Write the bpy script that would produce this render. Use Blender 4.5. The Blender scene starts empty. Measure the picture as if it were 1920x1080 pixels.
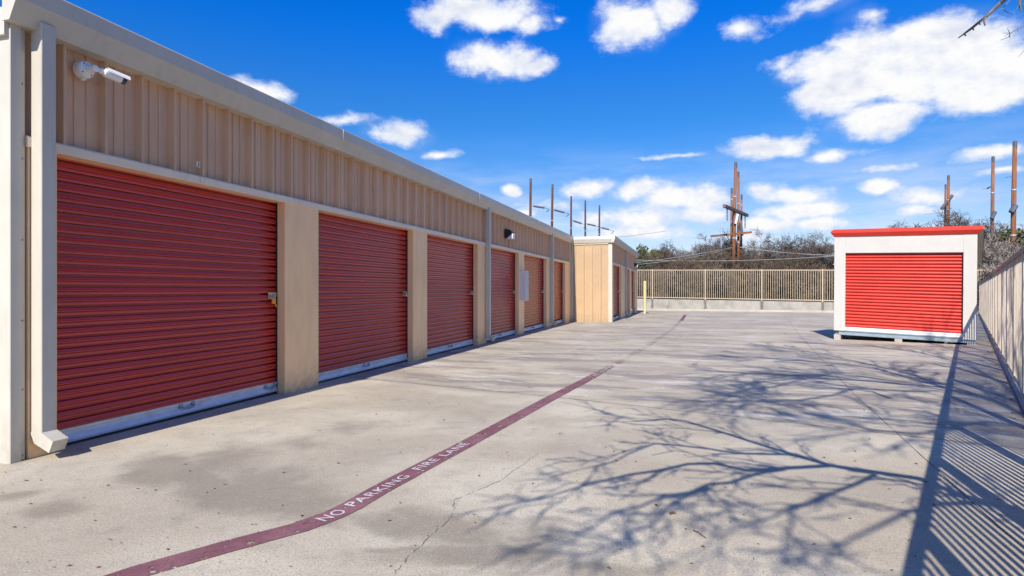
import bpy, math, random
from mathutils import Vector, Matrix
R = math.radians
sc = bpy.context.scene
COL = sc.collection

# ---------------------------------------------------------------- camera, sky, sun, exposure
F = 1130.0; HZ = 543.0; CX = 960.0; CAMH = 1.35; GK = 0.004     # focal length (px of 1920), horizon row, eye height, fall of the lot
cd = bpy.data.cameras.new('camera'); cam = bpy.data.objects.new('camera', cd); COL.objects.link(cam)
cam.location = (0, 0, CAMH); cam.rotation_euler = (R(90), 0, 0)
cd.sensor_width = 36; cd.lens = F / 1920 * 36; cd.shift_y = 3 / 1920; cd.clip_start = .05; cd.clip_end = 6000
sc.camera = cam

TH = math.atan(330 / F)          # direction of the storage building
PH = math.atan(855 / F)          # direction of the long side fence
SUN_AZ = math.atan(362 / F)      # where the light travels to
SUN_EL = R(39)
LV = Vector((math.sin(SUN_AZ), math.cos(SUN_AZ), 0)) / math.tan(SUN_EL)   # shadow offset per metre of height

sd = bpy.data.lights.new('sun', 'SUN'); sun = bpy.data.objects.new('sun', sd); COL.objects.link(sun)
sd.energy = 5.0; sd.angle = R(.5); sd.color = (1, .94, .85)
ldir = Vector((math.sin(SUN_AZ) * math.cos(SUN_EL), math.cos(SUN_AZ) * math.cos(SUN_EL), -math.sin(SUN_EL)))
sun.rotation_euler = ldir.to_track_quat('-Z', 'Y').to_euler(); sun.location = (-10, -20, 30)

sc.view_settings.view_transform = 'Standard'; sc.view_settings.look = 'None'
sc.view_settings.exposure = 0.36; sc.view_settings.gamma = 1; sc.view_settings.use_curve_mapping = False
sc.cycles.use_denoising = True
sc.cycles.max_bounces = 8; sc.cycles.transparent_max_bounces = 24

class NT:
    """small helper for writing node trees"""
    def __init__(s, tree): s.t = tree; s.n = tree.nodes; s.l = tree.links
    def node(s, ty, ins=None, **kw):
        n = s.n.new(ty)
        for k, v in kw.items(): setattr(n, k, v)
        for k, v in (ins or {}).items(): s.set(n.inputs[k], v)
        return n
    def set(s, sock, v):
        if isinstance(v, bpy.types.NodeSocket): s.l.new(v, sock)
        elif isinstance(v, bpy.types.Node): s.l.new(v.outputs[0], sock)
        else: sock.default_value = v
    def m(s, op, a, b=0.0, c=None, clamp=False):
        n = s.n.new('ShaderNodeMath'); n.operation = op; n.use_clamp = clamp
        s.set(n.inputs[0], a); s.set(n.inputs[1], b)
        if c is not None: s.set(n.inputs[2], c)
        return n.outputs[0]
    def v(s, op, a, b=(0, 0, 0), c=None, out=0):
        n = s.n.new('ShaderNodeVectorMath'); n.operation = op
        s.set(n.inputs[0], a)
        if op == 'SCALE': s.set(n.inputs[3], b)
        else: s.set(n.inputs[1], b)
        if c is not None: s.set(n.inputs[2], c)
        return n.outputs[out]
    def mix(s, f, a, b, mode='MIX'):
        n = s.n.new('ShaderNodeMix'); n.data_type = 'RGBA'; n.blend_type = mode; n.clamp_factor = True
        s.set(n.inputs[0], f); s.set(n.inputs[6], c4(a)); s.set(n.inputs[7], c4(b))
        return n.outputs[2]
    def noise(s, vec, scale, detail=4, rough=.55, dist=0.0, lac=2.0):
        n = s.node('ShaderNodeTexNoise', {'Scale': scale, 'Detail': detail, 'Roughness': rough, 'Distortion': dist, 'Lacunarity': lac})
        if vec is not None: s.set(n.inputs['Vector'], vec)
        return n.outputs[0]
    def step(s, v, lo, hi):
        n = s.node('ShaderNodeMapRange', interpolation_type='SMOOTHSTEP')
        s.set(n.inputs[0], v); s.set(n.inputs[1], lo); s.set(n.inputs[2], hi); n.clamp = True
        return n.outputs[0]
def c4(c):
    if isinstance(c, (tuple, list)) and len(c) == 3: return (*c, 1.0)
    return c

def azel(px, py):
    X = (px - CX) / F; Z = (HZ - py) / F
    return math.atan2(X, 1), math.atan2(Z, math.hypot(X, 1))

def make_world():
    w = bpy.data.worlds.new('World'); sc.world = w; w.use_nodes = True
    t = NT(w.node_tree); t.n.clear()
    sky = t.node('ShaderNodeTexSky', sky_type='NISHITA', sun_disc=False)
    sky.sun_elevation = SUN_EL; sky.sun_rotation = math.pi + SUN_AZ
    sky.altitude = 300; sky.air_density = 1.0; sky.dust_density = .35; sky.ozone_density = 2.5
    tc = t.node('ShaderNodeTexCoord')
    d = t.v('NORMALIZE', tc.outputs['Generated'])
    sp = t.node('ShaderNodeSeparateXYZ', {0: d})
    az = t.m('ARCTAN2', sp.outputs[0], sp.outputs[1]); el = t.m('ARCSINE', sp.outputs[2])
    hs = t.node('ShaderNodeHueSaturation', {'Saturation': SKY_SAT, 'Color': sky.outputs[0]})
    tint = t.mix(1.0, hs.outputs[0], SKY_TINT, 'MULTIPLY')
    # a paler band low over the horizon, deeper blue overhead, as the air gives it
    grad = t.step(el, .0, .50)
    g3 = t.mix(t.step(el, .26, .44), t.mix(t.step(el, .10, .28), SKY_LOW, SKY_MID), SKY_HIGH)
    tint = t.mix(1.0, tint, g3, 'MULTIPLY')
    p = t.node('ShaderNodeCombineXYZ', {0: az, 1: el, 2: 0.0}).outputs[0]
    blobs = [(905,22,125,40,1),(815,38,45,30,1),(1000,50,50,24,.8),(930,112,92,42,1.1),(1010,122,42,20,.8),(1050,40,14,10,.6),
        (1185,45,72,58,1.1),(1255,20,52,46,.9),(1160,20,60,30,.8),(1400,55,50,28,.62),(1525,12,70,20,.65),(1625,25,42,20,.5),(1470,35,40,14,.45),
        (1720,115,200,88,1.8),(1565,125,120,44,1.3),(1880,140,150,72,1.7),(1645,225,118,40,1.35),(1550,185,85,48,1.2),(1730,55,90,36,1.2),(1620,85,80,44,1.2),(1810,35,34,24,.55),(1470,118,40,16,.6),
        (1440,278,105,24,.95),(1565,292,70,16,.75),(1280,290,95,6,.55),(490,168,62,22,.95),(650,222,70,16,.6),(745,250,78,26,.85),(828,286,50,12,.8),
        (957,361,23,14,1.02),(1862,282,85,23,0.87),(1110,352,61,23,0.92),(1190,360,73,26,0.97),(1290,368,110,32,1.02),(1430,350,61,20,0.82),(1500,362,98,26,0.87),(1640,352,46,16,0.97),
        (1505,393,116,19,0.97),(1440,420,85,19,0.92),(1535,420,73,17,0.87),(1210,412,122,35,0.87),(1305,402,73,25,0.82),(1125,412,73,26,0.77),(1200,438,134,22,0.82),(1755,368,104,25,0.87),(1735,394,73,14,0.82),
        (1400,446,98,14,0.62),(1655,318,73,12,0.52),(1560,452,98,13,0.57),(1880,320,73,10,0.57),(1010,385,73,20,0.47),(985,398,30,12,.5)]
    wob = t.v('SUBTRACT', t.node('ShaderNodeTexNoise', {'Vector': p, 'Scale': 14.0, 'Detail': 3.0}).outputs[1], (.5, .5, .5))
    pw = t.v('MULTIPLY_ADD', wob, (.055, .03, 0), p)
    acc = None
    for bx_, by_, rx, ry, wt in blobs:
        a0, e0 = azel(bx_, by_)
        ax = abs(azel(bx_ + rx * 1.12, by_)[0] - azel(bx_ - rx * 1.12, by_)[0]) / 2; ey = abs(azel(bx_, by_ + ry * 1.12)[1] - azel(bx_, by_ - ry * 1.12)[1]) / 2
        q = t.v('MULTIPLY_ADD', pw, (1 / ax, 1 / ey, 0), (-a0 / ax, -e0 / ey, 0))
        ln = t.v('LENGTH', q, out=1)
        val = t.m('MULTIPLY_ADD', ln, -wt, wt)
        acc = val if acc is None else t.m('SMOOTH_MAX', acc, val, .18)
    # the rest of the sky dome: scattered clouds low down, away from the photographed part
    far = t.step(t.m('ABSOLUTE', t.m('SUBTRACT', az, .0)), .85, 1.1)
    wild = t.m('MULTIPLY', t.m('SUBTRACT', t.noise(t.v('MULTIPLY', d, (3, 3, 9)), 1.0, 3), .53), 3.0)
    acc = t.m('MAXIMUM', acc, t.m('SUBTRACT', t.m('MULTIPLY', wild, far), t.m('SUBTRACT', 1.0, far)))
    pn = t.v('MULTIPLY', p, (1, 1.5, 1))
    n1 = t.noise(pn, 15.0, 12, .66)
    n2 = t.noise(pn, 7.0, 3, .5)
    dens = t.m('ADD', acc, t.m('MULTIPLY', t.m('SUBTRACT', n1, .5), 1.6))
    alpha = t.step(dens, .02, .64)
    veil = t.m('MULTIPLY', t.step(t.m('ADD', acc, t.m('MULTIPLY', t.m('SUBTRACT', n2, .5), 1.2)), -.05, .9), .24)
    band = t.m('MULTIPLY', t.m('MULTIPLY', t.step(el, .26, .05), t.step(t.noise(t.v('MULTIPLY', p, (6, 26, 1)), 1.0, 6, .6), .38, .70)), .75)
    alpha = t.m('MAXIMUM', t.m('MAXIMUM', alpha, veil), band)
    # undersides: thick parts look grey blue where the cloud is dense above
    shade = t.step(t.noise(t.v('ADD', pn, (0, -.02, 3)), 9.0, 4, .55), .50, .72)
    core = t.step(acc, .45, 1.1)
    ccol = t.mix(t.m('MULTIPLY', t.m('MULTIPLY', shade, t.m('MULTIPLY_ADD', core, .6, .4)), .95), (1.0, 1.0, 1.0), (.56, .62, .84))
    nb = t.noise(t.v('ADD', pn, (.006, .022, 0)), 15.0, 12, .66)
    rel = t.m('MULTIPLY_ADD', t.m('SUBTRACT', nb, n1), 3.2, .12, clamp=True)     # sides turned from the sun
    ccol = t.mix(t.m('MULTIPLY', rel, .7), ccol, (.62, .70, .92))
    edge = t.mix(t.step(dens, .2, .75), (.78, .85, 1.0), ccol)
    b1 = t.node('ShaderNodeBackground', {'Color': tint, 'Strength': SKY_STR})
    b2 = t.node('ShaderNodeBackground', {'Color': edge, 'Strength': CLOUD_STR})
    ms = t.node('ShaderNodeMixShader', {0: alpha, 1: b1.outputs[0], 2: b2.outputs[0]})
    t.node('ShaderNodeOutputWorld', {0: ms.outputs[0]})
SKY_STR = .088; CLOUD_STR = .77; SKY_SAT = 1.2
SKY_TINT = (.60, .92, 1.25); SKY_LOW = (1.5, .98, .88); SKY_MID = (.48, .90, 1.05); SKY_HIGH = (.035, .90, 1.42)
make_world()

# ---------------------------------------------------------------- placing helpers
def gz(X, Y): return -GK * Y
def gp(px, py, dz=0.0):
    """photo pixel -> point on the paved lot"""
    Y = CAMH / ((py - HZ) / F - GK); return Vector(((px - CX) / F * Y, Y, -GK * Y + dz))
def at(px, py, Y):
    return Vector(((px - CX) / F * Y, Y, CAMH + (HZ - py) / F * Y))
def B(n, s, z):
    """building frame: n metres out from the front wall, s along it"""
    a = n - D1; return Vector((a * math.cos(TH) + s * math.sin(TH), -a * math.sin(TH) + s * math.cos(TH), z))
D1 = 5.11; D2 = 3.25; NB = D1 - D2

class MB:
    def __init__(s): s.v = []; s.f = []; s.mi = []; s.cur = 0
    def add(s, vs, fs):
        o = len(s.v); s.v += [Vector(v) for v in vs]; s.f += [tuple(i + o for i in f) for f in fs]; s.mi += [s.cur] * len(fs)
    def hexa(s, p):   # 8 corners: bottom 4 ccw, top 4 ccw
        s.add(p, [(3, 2, 1, 0), (4, 5, 6, 7), (0, 1, 5, 4), (1, 2, 6, 5), (2, 3, 7, 6), (3, 0, 4, 7)])
    def box(s, x0, x1, y0, y1, z0, z1, fr=None, ch=0.0):
        fr = fr or (lambda x, y, z: Vector((x, y, z)))
        if ch <= 0:
            s.hexa([fr(x0, y0, z0), fr(x1, y0, z0), fr(x1, y1, z0), fr(x0, y1, z0), fr(x0, y0, z1), fr(x1, y0, z1), fr(x1, y1, z1), fr(x0, y1, z1)])
        else:   # vertical edges chamfered, closed prism
            c = ch
            pts = [(x0 + c, y0), (x1 - c, y0), (x1, y0 + c), (x1, y1 - c), (x1 - c, y1), (x0 + c, y1), (x0, y1 - c), (x0, y0 + c)]
            s.prism([(p[0], p[1]) for p in pts], z0, z1, fr)
    def prism(s, poly, a, b, fr, axis='z'):
        n = len(poly)
        if axis == 'z': g = lambda p, t: fr(p[0], p[1], t)
        elif axis == 'y': g = lambda p, t: fr(p[0], t, p[1])
        else: g = lambda p, t: fr(t, p[0], p[1])
        vs = [g(p, a) for p in poly] + [g(p, b) for p in poly]
        s.add(vs, [tuple(range(n - 1, -1, -1)), tuple(range(n, 2 * n))] + [(i, (i + 1) % n, n + (i + 1) % n, n + i) for i in range(n)])
    def sheet(s, prof, a, b, fr, axis='y'):
        """open profile swept between a and b"""
        g = (lambda p, t: fr(p[0], t, p[1])) if axis == 'y' else (lambda p, t: fr(p[0], p[1], t)) if axis == 'z' else (lambda p, t: fr(t, p[0], p[1]))
        n = len(prof)
        s.add([g(p, a) for p in prof] + [g(p, b) for p in prof], [(i, i + 1, n + i + 1, n + i) for i in range(n - 1)])
    def tube(s, pts, rad, k=6, cap=True):
        pts = [Vector(p) for p in pts]
        if not isinstance(rad, (list, tuple)): rad = [rad] * len(pts)
        o = len(s.v); u = None
        for i, p in enumerate(pts):
            d = (pts[min(i + 1, len(pts) - 1)] - pts[max(i - 1, 0)]).normalized()
            if u is None: u = d.orthogonal().normalized()
            else:
                u = (u - d * u.dot(d)); u = u.normalized() if u.length > 1e-6 else d.orthogonal().normalized()
            w = d.cross(u)
            for j in range(k):
                a = 2 * math.pi * j / k; s.v.append(p + (u * math.cos(a) + w * math.sin(a)) * rad[i])
        for i in range(len(pts) - 1):
            for j in range(k):
                a = o + i * k + j; b = o + i * k + (j + 1) % k; s.f.append((a, b, b + k, a + k)); s.mi.append(s.cur)
        if cap and k > 3:
            s.f.append(tuple(o + j for j in reversed(range(k)))); s.f.append(tuple(o + (len(pts) - 1) * k + j for j in range(k))); s.mi += [s.cur] * 2
    def build(s, name, mats, parent=None, smooth=False, world=True):
        me = bpy.data.meshes.new(name)
        vs = s.v
        if parent is not None and world:
            inv = WM[parent.name].inverted(); vs = [inv @ v for v in s.v]
        me.from_pydata([tuple(v) for v in vs], [], s.f); me.update()
        for m in (mats if isinstance(mats, list) else [mats]): me.materials.append(m)
        if any(s.mi): me.polygons.foreach_set('material_index', s.mi)
        if smooth: me.polygons.foreach_set('use_smooth', [True] * len(me.polygons))
        o = bpy.data.objects.new(name, me); COL.objects.link(o)
        if parent is not None: o.parent = parent; WM[o.name] = WM[parent.name].copy()
        else: WM[o.name] = Matrix.Identity(4)
        return o
WM = {}
def tag(o, label=None, cat=None, group=None, kind=None):
    if label: o['label'] = label
    if cat: o['category'] = cat
    if group: o['group'] = group
    if kind: o['kind'] = kind
    return o
def thing(name, loc, label, cat, rz=0.0, group=None, mat=None):
    o = bpy.data.objects.new(name, None); COL.objects.link(o); o.empty_display_size = .2
    M = mat if mat is not None else Matrix.Translation(Vector(loc)) @ Matrix.Rotation(rz, 4, 'Z')
    o.matrix_world = M; WM[o.name] = M.copy()
    return tag(o, label, cat, group)
def copy_thing(root, loc, label, rz=0.0, scale=(1, 1, 1)):
    c = root.copy(); COL.objects.link(c)
    c.matrix_world = Matrix.Translation(Vector(loc)) @ Matrix.Rotation(rz, 4, 'Z') @ Matrix.Diagonal((*scale, 1))
    if label: c['label'] = label
    for ch in list(root.children):
        k = ch.copy(); COL.objects.link(k); k.parent = c
        for g in ch.children:
            q = g.copy(); COL.objects.link(q); q.parent = k
    WM[c.name] = c.matrix_world.copy()
    return c

# ---------------------------------------------------------------- materials
def mat(name, col, rough=.5, metal=0.0, var=.08, vscale=2.0, bump=0.0, bscale=60, dirt=None, spec=.5, stretch=(1, 1, 1), coat=0.0, grime=0.0):
    m = bpy.data.materials.new(name); m.use_nodes = True; t = NT(m.node_tree); t.n.clear()
    g = t.node('ShaderNodeNewGeometry'); pos = g.outputs['Position']
    ps = t.v('MULTIPLY', pos, stretch)
    n = t.noise(ps, vscale, 5, .6)
    lo = tuple(c * (1 - var) for c in col); hi = tuple(min(1, c * (1 + var)) for c in col)
    c = t.mix(t.step(n, .3, .7), lo, hi)
    if dirt:
        dcol, amt, dsc, dst = dirt
        dn = t.step(t.noise(t.v('MULTIPLY', pos, dst), dsc, 6, .65), .52, .78)
        c = t.mix(t.m('MULTIPLY', dn, amt), c, dcol)
    if grime:   # splash-back dirt low on the walls
        z = t.node('ShaderNodeSeparateXYZ', {0: pos}).outputs[2]
        gn = t.m('MULTIPLY', t.step(z, .45, -.1), t.step(t.noise(pos, 9, 6, .7), .3, .7))
        c = t.mix(t.m('MULTIPLY', gn, grime), c, (.16, .13, .10))
    b = t.node('ShaderNodeBsdfPrincipled', {'Base Color': c, 'Metallic': metal, 'Specular IOR Level': spec, 'Coat Weight': coat})
    t.set(b.inputs['Roughness'], t.m('ADD', t.m('MULTIPLY', t.noise(pos, vscale * 4, 4), .16), rough - .08))
    if bump:
        bn = t.node('ShaderNodeBump', {'Height': t.noise(pos, bscale, 4, .6), 'Strength': bump, 'Distance': .01})
        t.set(b.inputs['Normal'], bn.outputs[0])
    t.node('ShaderNodeOutputMaterial', {0: b.outputs[0]})
    return m
M = {}
M['tan'] = mat('tan_paint', (.95, .62, .32), .45, var=.05, vscale=1.5, bump=.05, bscale=6, stretch=(3, 3, 1), grime=.45, dirt=((.30, .22, .17), .25, 1.5, (5, 5, .6)))
M['tanpanel'] = mat('tan_ribbed_panel', (.68, .42, .25), .42, var=.06, vscale=1.2, bump=.04, bscale=5, dirt=((.26, .19, .17), .35, 1.8, (5, 5, .7)))
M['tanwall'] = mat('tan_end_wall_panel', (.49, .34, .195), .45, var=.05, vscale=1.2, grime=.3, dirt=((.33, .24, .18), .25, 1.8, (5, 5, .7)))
M['cream'] = mat('cream_trim_paint', (.535, .50, .42), .40, var=.05, vscale=2, bump=.04, bscale=5, dirt=((.33, .28, .21), .35, 2.2, (4, 4, .6)), grime=.3)
M['header'] = mat('beige_header_trim', (.80, .66, .49), .42, var=.05, dirt=((.3, .24, .19), .3, 3, (4, 4, 1)))
M['reddoor'] = mat('maroon_door_paint', (.50, .026, .018), .24, var=.07, vscale=.8, bump=.02, bscale=3, stretch=(.6, .6, 3), dirt=((.33, .035, .035), .3, .7, (1, 1, 2)), spec=.7)
M['boxred'] = mat('bright_red_door_paint', (.62, .042, .024), .38, var=.06, vscale=2, spec=.5)
M['boxwhite'] = mat('white_box_panel', (.55, .525, .47), .42, var=.03, vscale=2, dirt=((.5, .46, .4), .2, 1.3, (4, 4, .6)))
M['galv'] = mat('galvanised_steel', (.50, .56, .66), .38, metal=.35, var=.12, vscale=6, stretch=(1, 1, 4), dirt=((.25, .25, .27), .4, 3, (1, 1, 1)))
M['railsteel'] = mat('grey_blue_steel', (.27, .34, .38), .45, metal=.2, var=.1, vscale=4, dirt=((.2, .17, .15), .4, 3, (1, 1, 2)))
M['chrome'] = mat('zinc_plated_latch', (.62, .58, .52), .25, metal=.9, var=.15, vscale=30)
M['brass'] = mat('brass_lock', (.80, .36, .05), .3, metal=.5, var=.12, vscale=40)
M['dark'] = mat('black_rubber', (.018, .017, .02), .6, var=.3, vscale=20)
M['white'] = mat('white_plastic', (.80, .79, .77), .32, var=.03, vscale=6)
M['lens'] = mat('black_glass_cover', (.015, .02, .035), .08, var=.1, spec=.8)
M['wood'] = mat('weathered_pole_timber', (.235, .092, .034), .8, var=.30, vscale=1.6, stretch=(5, 5, .4), bump=.3, bscale=12, dirt=((.09, .035, .022), .75, 2.2, (5, 5, .35)))
M['darkwood'] = mat('dark_pole_timber', (.085, .035, .022), .85, var=.3, vscale=1.6, stretch=(5, 5, .4))
M['armwood'] = mat('grey_crossarm_timber', (.16, .10, .08), .85, var=.3, vscale=3, bump=.2, bscale=12)
M['fence'] = mat('beige_fence_paint', (.47, .38, .26), .5, var=.08, vscale=3, dirt=((.34, .17, .09), .4, 3, (1, 1, 1)))
M['sidefence'] = mat('pale_fence_paint', (.52, .435, .335), .55, var=.22, vscale=6, stretch=(1, 1, .25), dirt=((.33, .24, .17), .6, 4, (1, 1, .3)))
M['rustrail'] = mat('rusty_rail_paint', (.32, .20, .14), .7, var=.25, vscale=5, dirt=((.22, .09, .04), .7, 4, (1, 1, 1)))
M['yellow'] = mat('pale_yellow_paint', (.66, .53, .27), .5, var=.06, vscale=5, dirt=((.5, .4, .2), .3, 4, (1, 1, 1)))
M['bark'] = mat('grey_brown_bark', (.17, .145, .12), .9, var=.3, vscale=6, bump=.4, bscale=30, dirt=((.09, .08, .05), .5, 8, (1, 1, 1)))
M['twiggrey'] = mat('grey_bare_twigs', (.125, .105, .095), .95, var=.3, vscale=.5)
M['twigbrown'] = mat('brown_bare_twigs', (.125, .09, .06), .95, var=.35, vscale=.5)
M['twigpale'] = mat('pale_bare_twigs', (.21, .175, .15), .95, var=.3, vscale=.8)
M['leafolive'] = mat('olive_evergreen_leaves', (.10, .10, .030), .8, var=.45, vscale=1.2)
M['leafdark'] = mat('dark_evergreen_leaves', (.055, .060, .022), .8, var=.45, vscale=1.0)
M['leafpale'] = mat('straw_green_leaves', (.33, .30, .12), .8, var=.3, vscale=1.2)
M['block'] = mat('rough_concrete_block', (.42, .37, .33), .9, var=.15, vscale=10, bump=.4, bscale=50)
M['cable'] = mat('grey_cable', (.34, .32, .30), .6)
M['thinwire'] = mat('dark_wire', (.07, .07, .08), .6)
M['insul'] = mat('grey_glazed_insulator', (.10, .11, .13), .3)
M['crack'] = mat('crack_filler', (.07, .055, .045), .95, var=.3, vscale=20)
M['crackline'] = mat('hairline_crack', (.15, .125, .10), .95, var=.4, vscale=20)
M['soil'] = mat('dry_brown_soil', (.075, .055, .036), .95, var=.35, vscale=.4, bump=.5, bscale=6)
M['brush'] = mat('dark_dry_brush', (.060, .045, .031), .95, var=.5, vscale=.8)
M['leafdry'] = mat('dry_fallen_leaves', (.13, .075, .04), .85, var=.5, vscale=9)
M['roof'] = mat('roof_sheet', (.55, .53, .48), .4, var=.05)
M['lettering'] = None

def concrete_wall_mat():
    m = bpy.data.materials.new('stained_concrete_wall'); m.use_nodes = True; t = NT(m.node_tree); t.n.clear()
    pos = t.node('ShaderNodeNewGeometry').outputs['Position']
    c = t.mix(t.step(t.noise(pos, 1.3, 6, .65), .3, .7), (.26, .245, .21), (.40, .375, .325))
    st = t.m('MULTIPLY', t.step(t.noise(t.v('MULTIPLY', pos, (.9, .9, .12)), 1.6, 6, .7), .56, .70), .75)
    c = t.mix(st, c, (.13, .12, .10))
    c = t.mix(t.m('MULTIPLY', t.step(t.noise(pos, 14, 5, .7), .5, .8), .35), c, (.22, .2, .17))
    # rusty water marks under the fence posts
    u = t.v('DOT_PRODUCT', t.v('SUBTRACT', pos, tuple(BL2)), tuple(BD), out=1)
    fr_ = t.m('ABSOLUTE', t.m('SUBTRACT', t.m('FRACT', t.m('ADD', t.m('DIVIDE', t.m('SUBTRACT', u, BOFF), 3.75), .5)), .5))
    nz = t.noise(t.v('MULTIPLY', pos, (1, 1, .4)), 5, 5, .7)
    c = t.mix(t.m('MULTIPLY', t.step(t.m('ADD', fr_, t.m('MULTIPLY', t.m('SUBTRACT', nz, .5), .05)), .038, .008), .8), c, (.10, .09, .07))
    b = t.node('ShaderNodeBsdfPrincipled', {'Base Color': c, 'Roughness': .9})
    b.inputs['Normal'].default_value = (0, 0, 0)
    bn = t.node('ShaderNodeBump', {'Height': t.noise(pos, 20, 5), 'Strength': .3, 'Distance': .02}); t.set(b.inputs['Normal'], bn.outputs[0])
    t.node('ShaderNodeOutputMaterial', {0: b.outputs[0]}); return m

def blob_mask(t, P, blobs):
    acc = None
    for (X, Y, rx, ry, rot, w) in blobs:
        c, s_ = math.cos(rot), math.sin(rot)
        q = t.v('ADD', P, (-X, -Y, 0))
        sp = t.node('ShaderNodeSeparateXYZ', {0: q})
        u = t.m('ADD', t.m('MULTIPLY', sp.outputs[0], c / rx), t.m('MULTIPLY', sp.outputs[1], s_ / rx))
        v = t.m('ADD', t.m('MULTIPLY', sp.outputs[0], -s_ / ry), t.m('MULTIPLY', sp.outputs[1], c / ry))
        ln = t.v('LENGTH', t.node('ShaderNodeCombineXYZ', {0: u, 1: v}).outputs[0], out=1)
        val = t.m('MULTIPLY_ADD', ln, -w, w)
        acc = val if acc is None else t.m('MAXIMUM', acc, val)
    return acc

def paving_mat():
    m = bpy.data.materials.new('exposed_concrete_paving'); m.use_nodes = True; t = NT(m.node_tree); t.n.clear()
    pos = t.node('ShaderNodeNewGeometry').outputs['Position']
    P = t.v('MULTIPLY', pos, (1, 1, 0))
    wob = t.v('SUBTRACT', t.node('ShaderNodeTexNoise', {'Vector': P, 'Scale': .9, 'Detail': 6.0, 'Roughness': .6}).outputs[1], (.5, .5, .5))
    Pw = t.v('MULTIPLY_ADD', wob, (.9, .9, 0), P)
    big = t.noise(P, .35, 5, .6); med = t.noise(P, 2.2, 6, .65); fine = t.noise(P, 85, 3, .65); grit = t.noise(P, 170, 2, .7)
    near = t.mix(t.step(t.noise(P, .42, 4, .55), .38, .62), (.43, .365, .262), (.585, .52, .385))
    farc = t.mix(t.step(big, .35, .65), (.40, .34, .25), (.56, .49, .355))
    # slabs either side of the cross joint
    sp = t.node('ShaderNodeSeparateXYZ', {0: P})
    side = t.m('SUBTRACT', t.m('ADD', t.m('MULTIPLY', sp.outputs[0], .53), t.m('MULTIPLY', sp.outputs[1], .848)), -2.13 * .53 + 9.27 * .848)
    c = t.mix(t.step(side, -.03, .03), near, farc)
    # worn streaks running across the far slabs, rotated with the lot
    rot = t.node('ShaderNodeVectorRotate', {'Vector': Pw, 'Angle': R(20)}, rotation_type='Z_AXIS').outputs[0]
    st1 = t.noise(t.v('MULTIPLY', rot, (.35, 1.6, 1)), 1.0, 7, .68)
    st2 = t.noise(t.v('MULTIPLY', rot, (.5, 2.6, 1)), 1.3, 7, .7)
    farm = t.step(side, -.5, .6)
    c = t.mix(t.m('MULTIPLY', t.m('MULTIPLY', t.step(st1, .47, .60), farm), .78), c, (.22, .185, .16))
    c = t.mix(t.m('MULTIPLY', t.m('MULTIPLY', t.step(st2, .52, .64), farm), .62), c, (.72, .69, .65))
    c = t.mix(t.m('MULTIPLY', t.step(med, .50, .75), .32), c, (.26, .22, .19))
    c = t.mix(t.m('MULTIPLY', t.step(t.noise(Pw, 1.1, 5, .6), .56, .75), .35), c, (.64, .59, .54))
    c = t.mix(t.m('MULTIPLY', t.step(t.noise(Pw, .55, 4, .55), .46, .66), .34), c, (.27, .235, .19))
    c = t.mix(t.m('MULTIPLY', t.step(t.noise(Pw, 5.5, 6, .7), .50, .66), .26), c, (.22, .185, .145))
    c = t.mix(t.m('MULTIPLY', t.step(t.noise(Pw, 13, 5, .7), .54, .68), .22), c, (.66, .61, .53))
    # water stains with a shape of their own
    st = []
    for (px, py, rx, ry, rot_, w) in STAINS:
        g = gp(px, py); st.append((g.x, g.y, rx, ry, rot_, w))
    msk = blob_mask(t, Pw, st)
    msk = t.step(t.m('ADD', msk, t.m('MULTIPLY', t.m('SUBTRACT', med, .5), .9)), .05, .75)
    c = t.mix(t.m('MULTIPLY', msk, .66), c, (.205, .168, .118))
    # aggregate
    c = t.mix(t.m('MULTIPLY', t.step(t.noise(P, 26, 4, .7), .48, .66), .08), c, (.20, .17, .14))
    c = t.mix(t.m('MULTIPLY', t.step(fine, .48, .64), .56), c, (.15, .125, .105))
    c = t.mix(t.m('MULTIPLY', t.step(grit, .52, .70), .42), c, (.78, .72, .64))
    c = t.mix(t.m('MULTIPLY', t.step(t.noise(P, 55, 3, .65), .55, .72), .25), c, (.72, .66, .58))
    c = t.mix(t.m('MULTIPLY', t.step(t.noise(P, 130, 2, .6), .58, .72), .45), c, (.13, .11, .10))
    b = t.node('ShaderNodeBsdfPrincipled', {'Base Color': c, 'Roughness': .85, 'Specular IOR Level': .3})
    bn = t.node('ShaderNodeBump', {'Height': t.m('ADD', fine, grit), 'Strength': .12, 'Distance': .006}); t.set(b.inputs['Normal'], bn.outputs[0])
    t.node('ShaderNodeOutputMaterial', {0: b.outputs[0]}); return m
STAINS = [(520, 905, 1.1, .5, -.75, 1.0), (300, 880, .75, .38, -.9, 1.2), (380, 900, .7, .32, -.85, 1.2), (470, 925, .75, .30, -.75, 1.3), (560, 952, .55, .22, -.6, 1.3), (610, 940, .3, .3, -.6, 1.0), (820, 975, .6, .30, -.3, 1.2), (740, 975, .5, .16, -.5, 1.1), (900, 1030, .8, .30, 0, 1.1), (1010, 1000, .5, .25, 0, .7), (760, 1015, .3, .12, 0, .9), (1150, 1060, .5, .2, 0, .8),
          (110, 950, .34, .2, 0, .9), (430, 860, .9, .6, -.8, .75), (1100, 790, .9, .35, .3, .5), (660, 800, .9, .5, .3, .5), (560, 830, .5, .3, .2, .6), (20, 930, .2, .2, 0, .8)]
M['paving'] = paving_mat()

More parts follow.
